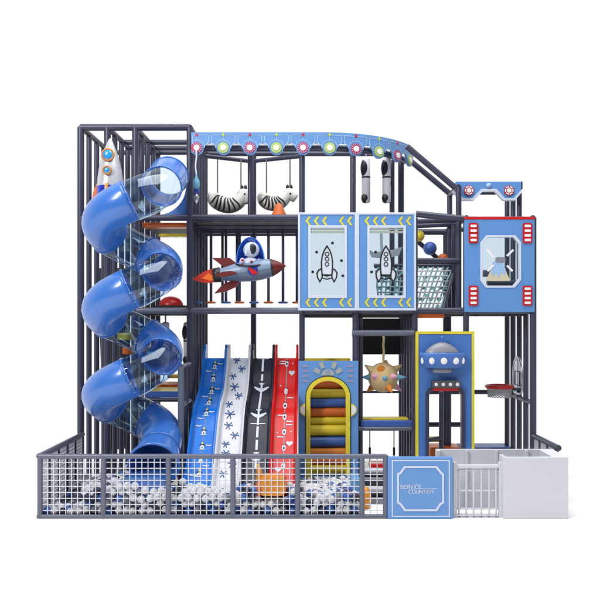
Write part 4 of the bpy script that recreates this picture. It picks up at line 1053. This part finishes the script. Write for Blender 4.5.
# ------------------------------------------------------------------ pit floor and balls
tag(MB().box(fpx(44), fpx(360), YF+.05, -0.03, 0.004, 0.02).build('pit_mat', M['pitpad']), 'grey padded mat lying under the balls inside the pit fence', 'mat')
br = 0.046
ballmesh = {}
for m in ('ballwhite', 'ballgrey', 'ballblue', 'balldark'):
    o = MB().ball((0,0,0), br, 18, 12).build('tmp', M[m]); ballmesh[m] = o.data; bpy.data.objects.remove(o)
pts = []
def topz(x, y):
    left = min(1, max(0, (x-fpx(46))/0.55)); right = 1.0
    back = min(1, (y-YF)/1.2)
    z = 0.21+0.11*left-0.05*back+0.03*math.sin(x*3.1+1)+0.03*math.sin(x*7.3+y*5)-(0.12 if x > fpx(300) else 0)
    if x < fpx(72) and y < -0.9: z -= 0.09
    return z
sp_ = 0.0905; row = 0
layer = 0; z = 0.066
while z < 0.42:
    y = YF+0.085+(layer % 2)*0.03; row = 0
    while y < -0.08:
        x = fpx(45)+(row % 2)*sp_/2+(layer % 2)*sp_/3
        while x < fpx(359):
            jx, jy, jz = (random.uniform(-.013,.013) for _ in range(3))
            tz = topz(x, y)
            blocked = (WX0-.05 < x < WX0+4*LW+.03 and y > -1.2) or (x > WX0+4*LW and x < fpx(352) and y > -.2)
            blocked = blocked or (abs(x-(cx+R)) < .36 and y > -1.35 and z > .12)
            blocked = blocked or (fpx(258) < x < fpx(288) and abs(y-Yt) < .17 and z > .17)
            if not blocked and z < tz:
                vis = y < YF+0.36 or z > tz-0.13 or x < fpx(60)
                if vis: pts.append((x+jx, y+jy, z+jz))
            x += sp_
        y += sp_*0.87; row += 1
    z += 0.071; layer += 1
def pick(p):
    n = math.sin(p[0]*5.3+2.0)*math.cos(p[1]*4.1+p[2]*9)
    q_ = random.random()
    if n > 0.25: return 'ballblue' if q_ < .30 else ('balldark' if q_ < .46 else ('ballwhite' if q_ < .84 else 'ballgrey'))
    return 'ballwhite' if q_ < .68 else ('balldark' if q_ < .82 else ('ballblue' if q_ < .92 else 'ballgrey'))
camp = Vector((0, -D, CZ))
def key(p):                                    # nearest the fence first, buried ones last
    buried = 0 if (p[1] < YF+0.20) else (0.6 if p[2] > topz(p[0], p[1])-0.13 else 3)
    return (Vector(p)-camp).length + buried
pts.sort(key=key)
LB = {'ballwhite': 'white plastic ball lying at the front of the ball pit', 'ballgrey': 'mid grey plastic ball lying at the front of the ball pit',
      'ballblue': 'blue plastic ball lying at the front of the ball pit', 'balldark': 'dark navy plastic ball lying at the front of the ball pit'}
mats = ['ballwhite', 'ballgrey', 'ballblue', 'balldark']
rest = MB()
for i, p in enumerate(pts):
    m = pick(p)
    if i < 300:
        o = bpy.data.objects.new('pit_ball', ballmesh[m]); COL.objects.link(o); o.location = p
        tag(o, LB[m], 'ball', 'balls at the front of the ball pit, %s' % m[4:])
    else:
        rest.cur = mats.index(m); rest.ball(p, br, 14, 9)
tag(rest.build('ball_heap', [M[m] for m in mats]), 'mixed white, grey and blue balls heaped further back in the ball pit', 'balls', None, 'stuff')
print('BALLS', len(pts))

# ------------------------------------------------------------------ service counter
Yc = -1.66; k = sc(1, Yc)
sv = thing('service_counter', 'blue service counter with white line frame and lettering at the front', 'counter', (sx(420,Yc), Yc, 0))
X0, X1, zt2 = sx(387.8,Yc), sx(452.8,Yc), sz(457.6,Yc)
MB().box(X0, X1, Yc, Yc+0.09, 0.0, zt2).build('cabinet', M['counter'], sv, bevel=0.006)
ft = MB(); Yf = Yc-0.004
def C(x, y): return q(x, y, Yc)
sq0 = [C(391.8,516.8), C(449.8,516.8), C(449.8,460), C(391.8,460)]
sq1 = [C(392.9,515.7), C(448.7,515.7), C(448.7,461.1), C(392.9,461.1)]
ft.frame(sq0, sq1, Yf, Yc+0.002)
oct0 = [(404.2,511),(399.6,504.6),(397,503),(397,473.8),(399.8,472),(404,466),(437,466),(441.8,472),(444,474),(444,503),(441,504.8),(437,511)]
ctr = (420.6, 488.5)
oct1 = [(ctr[0]+(x-ctr[0])*0.918, ctr[1]+(y-ctr[1])*0.915) for x, y in oct0]
ft.frame([C(*p) for p in oct0], [C(*p) for p in oct1], Yf-0.003, Yc+0.002)
ft.build('line_frame', M['trim'], sv)
GL = {'S': [[(1,.95),(.75,1),(.15,1),(0,.85),(0,.62),(.15,.52),(.85,.48),(1,.36),(1,.12),(.85,0),(0,0)]],
      'E': [[(1,1),(0,1),(0,0),(1,0)], [(0,.5),(.85,.5)]], 'R': [[(0,0),(0,1),(.85,1),(1,.85),(1,.62),(.85,.5),(0,.5)], [(.5,.5),(1,0)]],
      'V': [[(0,1),(.5,0),(1,1)]], 'I': [[(.5,0),(.5,1)]], 'C': [[(1,1),(.2,1),(0,.85),(0,.15),(.2,0),(1,0)]],
      'O': [[(.15,1),(.85,1),(1,.85),(1,.15),(.85,0),(.15,0),(0,.15),(0,.85),(.15,1)]], 'U': [[(0,1),(0,.15),(.15,0),(.85,0),(1,.15),(1,1)]],
      'N': [[(0,0),(0,1),(1,0),(1,1)]], 'T': [[(0,1),(1,1)], [(.5,1),(.5,0)]]}
tx = MB()
def write(word, xa, ybase, w, h, gap):
    x = xa
    for ch in word:
        ww = w*(.35 if ch == 'I' else 1)
        for ln_ in GL[ch]: stroke(tx, [C(x+a*ww, ybase-b*h) for a, b in ln_], 0.55*k, Yf-0.001, Yc+0.001)
        x += ww+gap
    return x
e = write('SERVICE', 400.6, 488.4, 2.35, 3.3, 0.95)
stroke(tx, [C(e, 488.6), C(437.2, 488.6)], 0.35*k, Yf-0.001, Yc+0.001)
write('COUNTER', 408.8, 493.2, 2.7, 3.3, 0.95)
tx.build('lettering', M['trim'], sv)

# white gate
gt = thing('white_gate', 'white barred gate between the blue counter and the white counter', 'gate', (sx(478,Yc), Yc+.1, 0))
Yg = -1.60; g = MB()
def G(x, y): return q(x, y, Yg)
for a, b in ((453.5,457.2),(499.2,503.2)): g.box(sx(a,Yg), sx(b,Yg), Yg, Yg+0.06, 0, sz(462.5,Yg))
g.box(sx(457.2,Yg)+.0005, sx(499.2,Yg)-.0005, Yg+.003, Yg+.057, sz(468,Yg), sz(465,Yg)); g.box(sx(457.2,Yg)+.0005, sx(499.2,Yg)-.0005, Yg+.003, Yg+.057, 0.015, sz(514.8,Yg))
g.build('gate_frame', M['white'], gt, bevel=0.004)
for a in (459.5, 466.7, 474.2, 482, 489.8, 496.8): MB().cyl((sx(a,Yg), Yg+.03, 0.04), (sx(a,Yg), Yg+.03, sz(467,Yg)), 0.0105, 10).build('gate_bar', M['white'], gt)
for y in (471, 491.5, 509.5): MB().cyl((sx(457,Yg), Yg+.045, sz(y,Yg)), (sx(499.4,Yg), Yg+.045, sz(y,Yg)), 0.010, 8).build('cross_rail', M['white'], gt)
mb = MB()
for i in range(6): c_ = G(459.5+7.3*i, 516.6); mb.prism(circ(c_[0], c_[1], 0.007, 10), Yg-.003, Yg+.004)
mb.build('bolt', M['rope'], gt)

# white counter
wc = thing('reception_counter', 'plain white open-topped counter at the right front corner', 'counter', (sx(535,Yc), Yc+.2, 0))
ztw = sz(457.3, Yc); XA, XB = sx(503.6,Yc), sx(568.3,Yc)
MB().box(XA, XB, Yc, Yc+0.05, 0, ztw).build('front_panel', M['white'], wc, bevel=0.004)
MB().box(XB-0.17, XB, Yc+0.0505, -1.1605, 0, ztw-.001).build('side_panel', M['white'], wc, bevel=0.004)
MB().box(sx(436,-1.16), XB, -1.16, -1.11, 0, ztw).build('back_panel', M['white'], wc, bevel=0.004)
MB().box(XA, XA+.04, Yc+.0505, Yc+.2, 0, ztw-.001).build('divider', M['white'], wc)
for px in (466.5, 496.5, 526.8): MB().box(sx(px-1.1,-1.18), sx(px+1.1,-1.18), -1.20, -1.1605, 0, ztw-.012).build('divider', M['white'], wc)
MB().box(sx(436,-1.16), sx(439,-1.16), -1.24, -1.1605, 0, ztw-.003).build('end_post', M['white'], wc)

# ------------------------------------------------------------------ light, world, camera
ROOM = 0.25
w = bpy.data.worlds.new('World'); S.world = w; w.use_nodes = True
bg = w.node_tree.nodes['Background']; bg.inputs[0].default_value = (1.0, 1.0, 1.0, 1); bg.inputs[1].default_value = 1.0
wn = w.node_tree                              # studio surround: white behind the playground, dimmer room behind the camera
tc = wn.nodes.new('ShaderNodeTexCoord'); sp3 = wn.nodes.new('ShaderNodeSeparateXYZ'); mr = wn.nodes.new('ShaderNodeMapRange')
mr.inputs[1].default_value = -0.35; mr.inputs[2].default_value = 0.15; mr.inputs[3].default_value = ROOM; mr.inputs[4].default_value = 1.03
wn.links.new(tc.outputs['Generated'], sp3.inputs[0]); wn.links.new(sp3.outputs['Y'], mr.inputs[0]); wn.links.new(mr.outputs[0], bg.inputs[1])
def area(name, loc, tgt, size, e, col=(1,1,1), sy=None):
    l = bpy.data.lights.new(name, 'AREA'); l.shape = 'RECTANGLE'; l.size = size; l.size_y = sy or size; l.energy = e; l.color = col
    o = bpy.data.objects.new(name, l); COL.objects.link(o); o.location = loc
    o.rotation_euler = (Vector(tgt)-Vector(loc)).to_track_quat('-Z', 'Y').to_euler()
area('softbox_key', (-6.5, -8.5, 8.5), (0, 0, 2.2), 1.6, 980, sy=4.5)
area('softbox_top', (1.0, -2.0, 10.5), (0.3, -0.4, 0), 7.0, 960)
cam = bpy.data.cameras.new('camera'); co = bpy.data.objects.new('camera', cam); COL.objects.link(co)
co.location = (0, -D, CZ); co.rotation_euler = (PI/2, 0, 0)
cam.sensor_width = 36; cam.lens = F/600*36; cam.shift_x = -(PX-300)/600; cam.shift_y = (PY-300)/600; cam.clip_end = 200
S.camera = co
S.view_settings.view_transform = 'Standard'; S.view_settings.look = 'None'; S.view_settings.exposure = 0; S.view_settings.gamma = 1
S.render.engine = 'CYCLES'
S.cycles.transparent_max_bounces = 24; S.cycles.max_bounces = 8
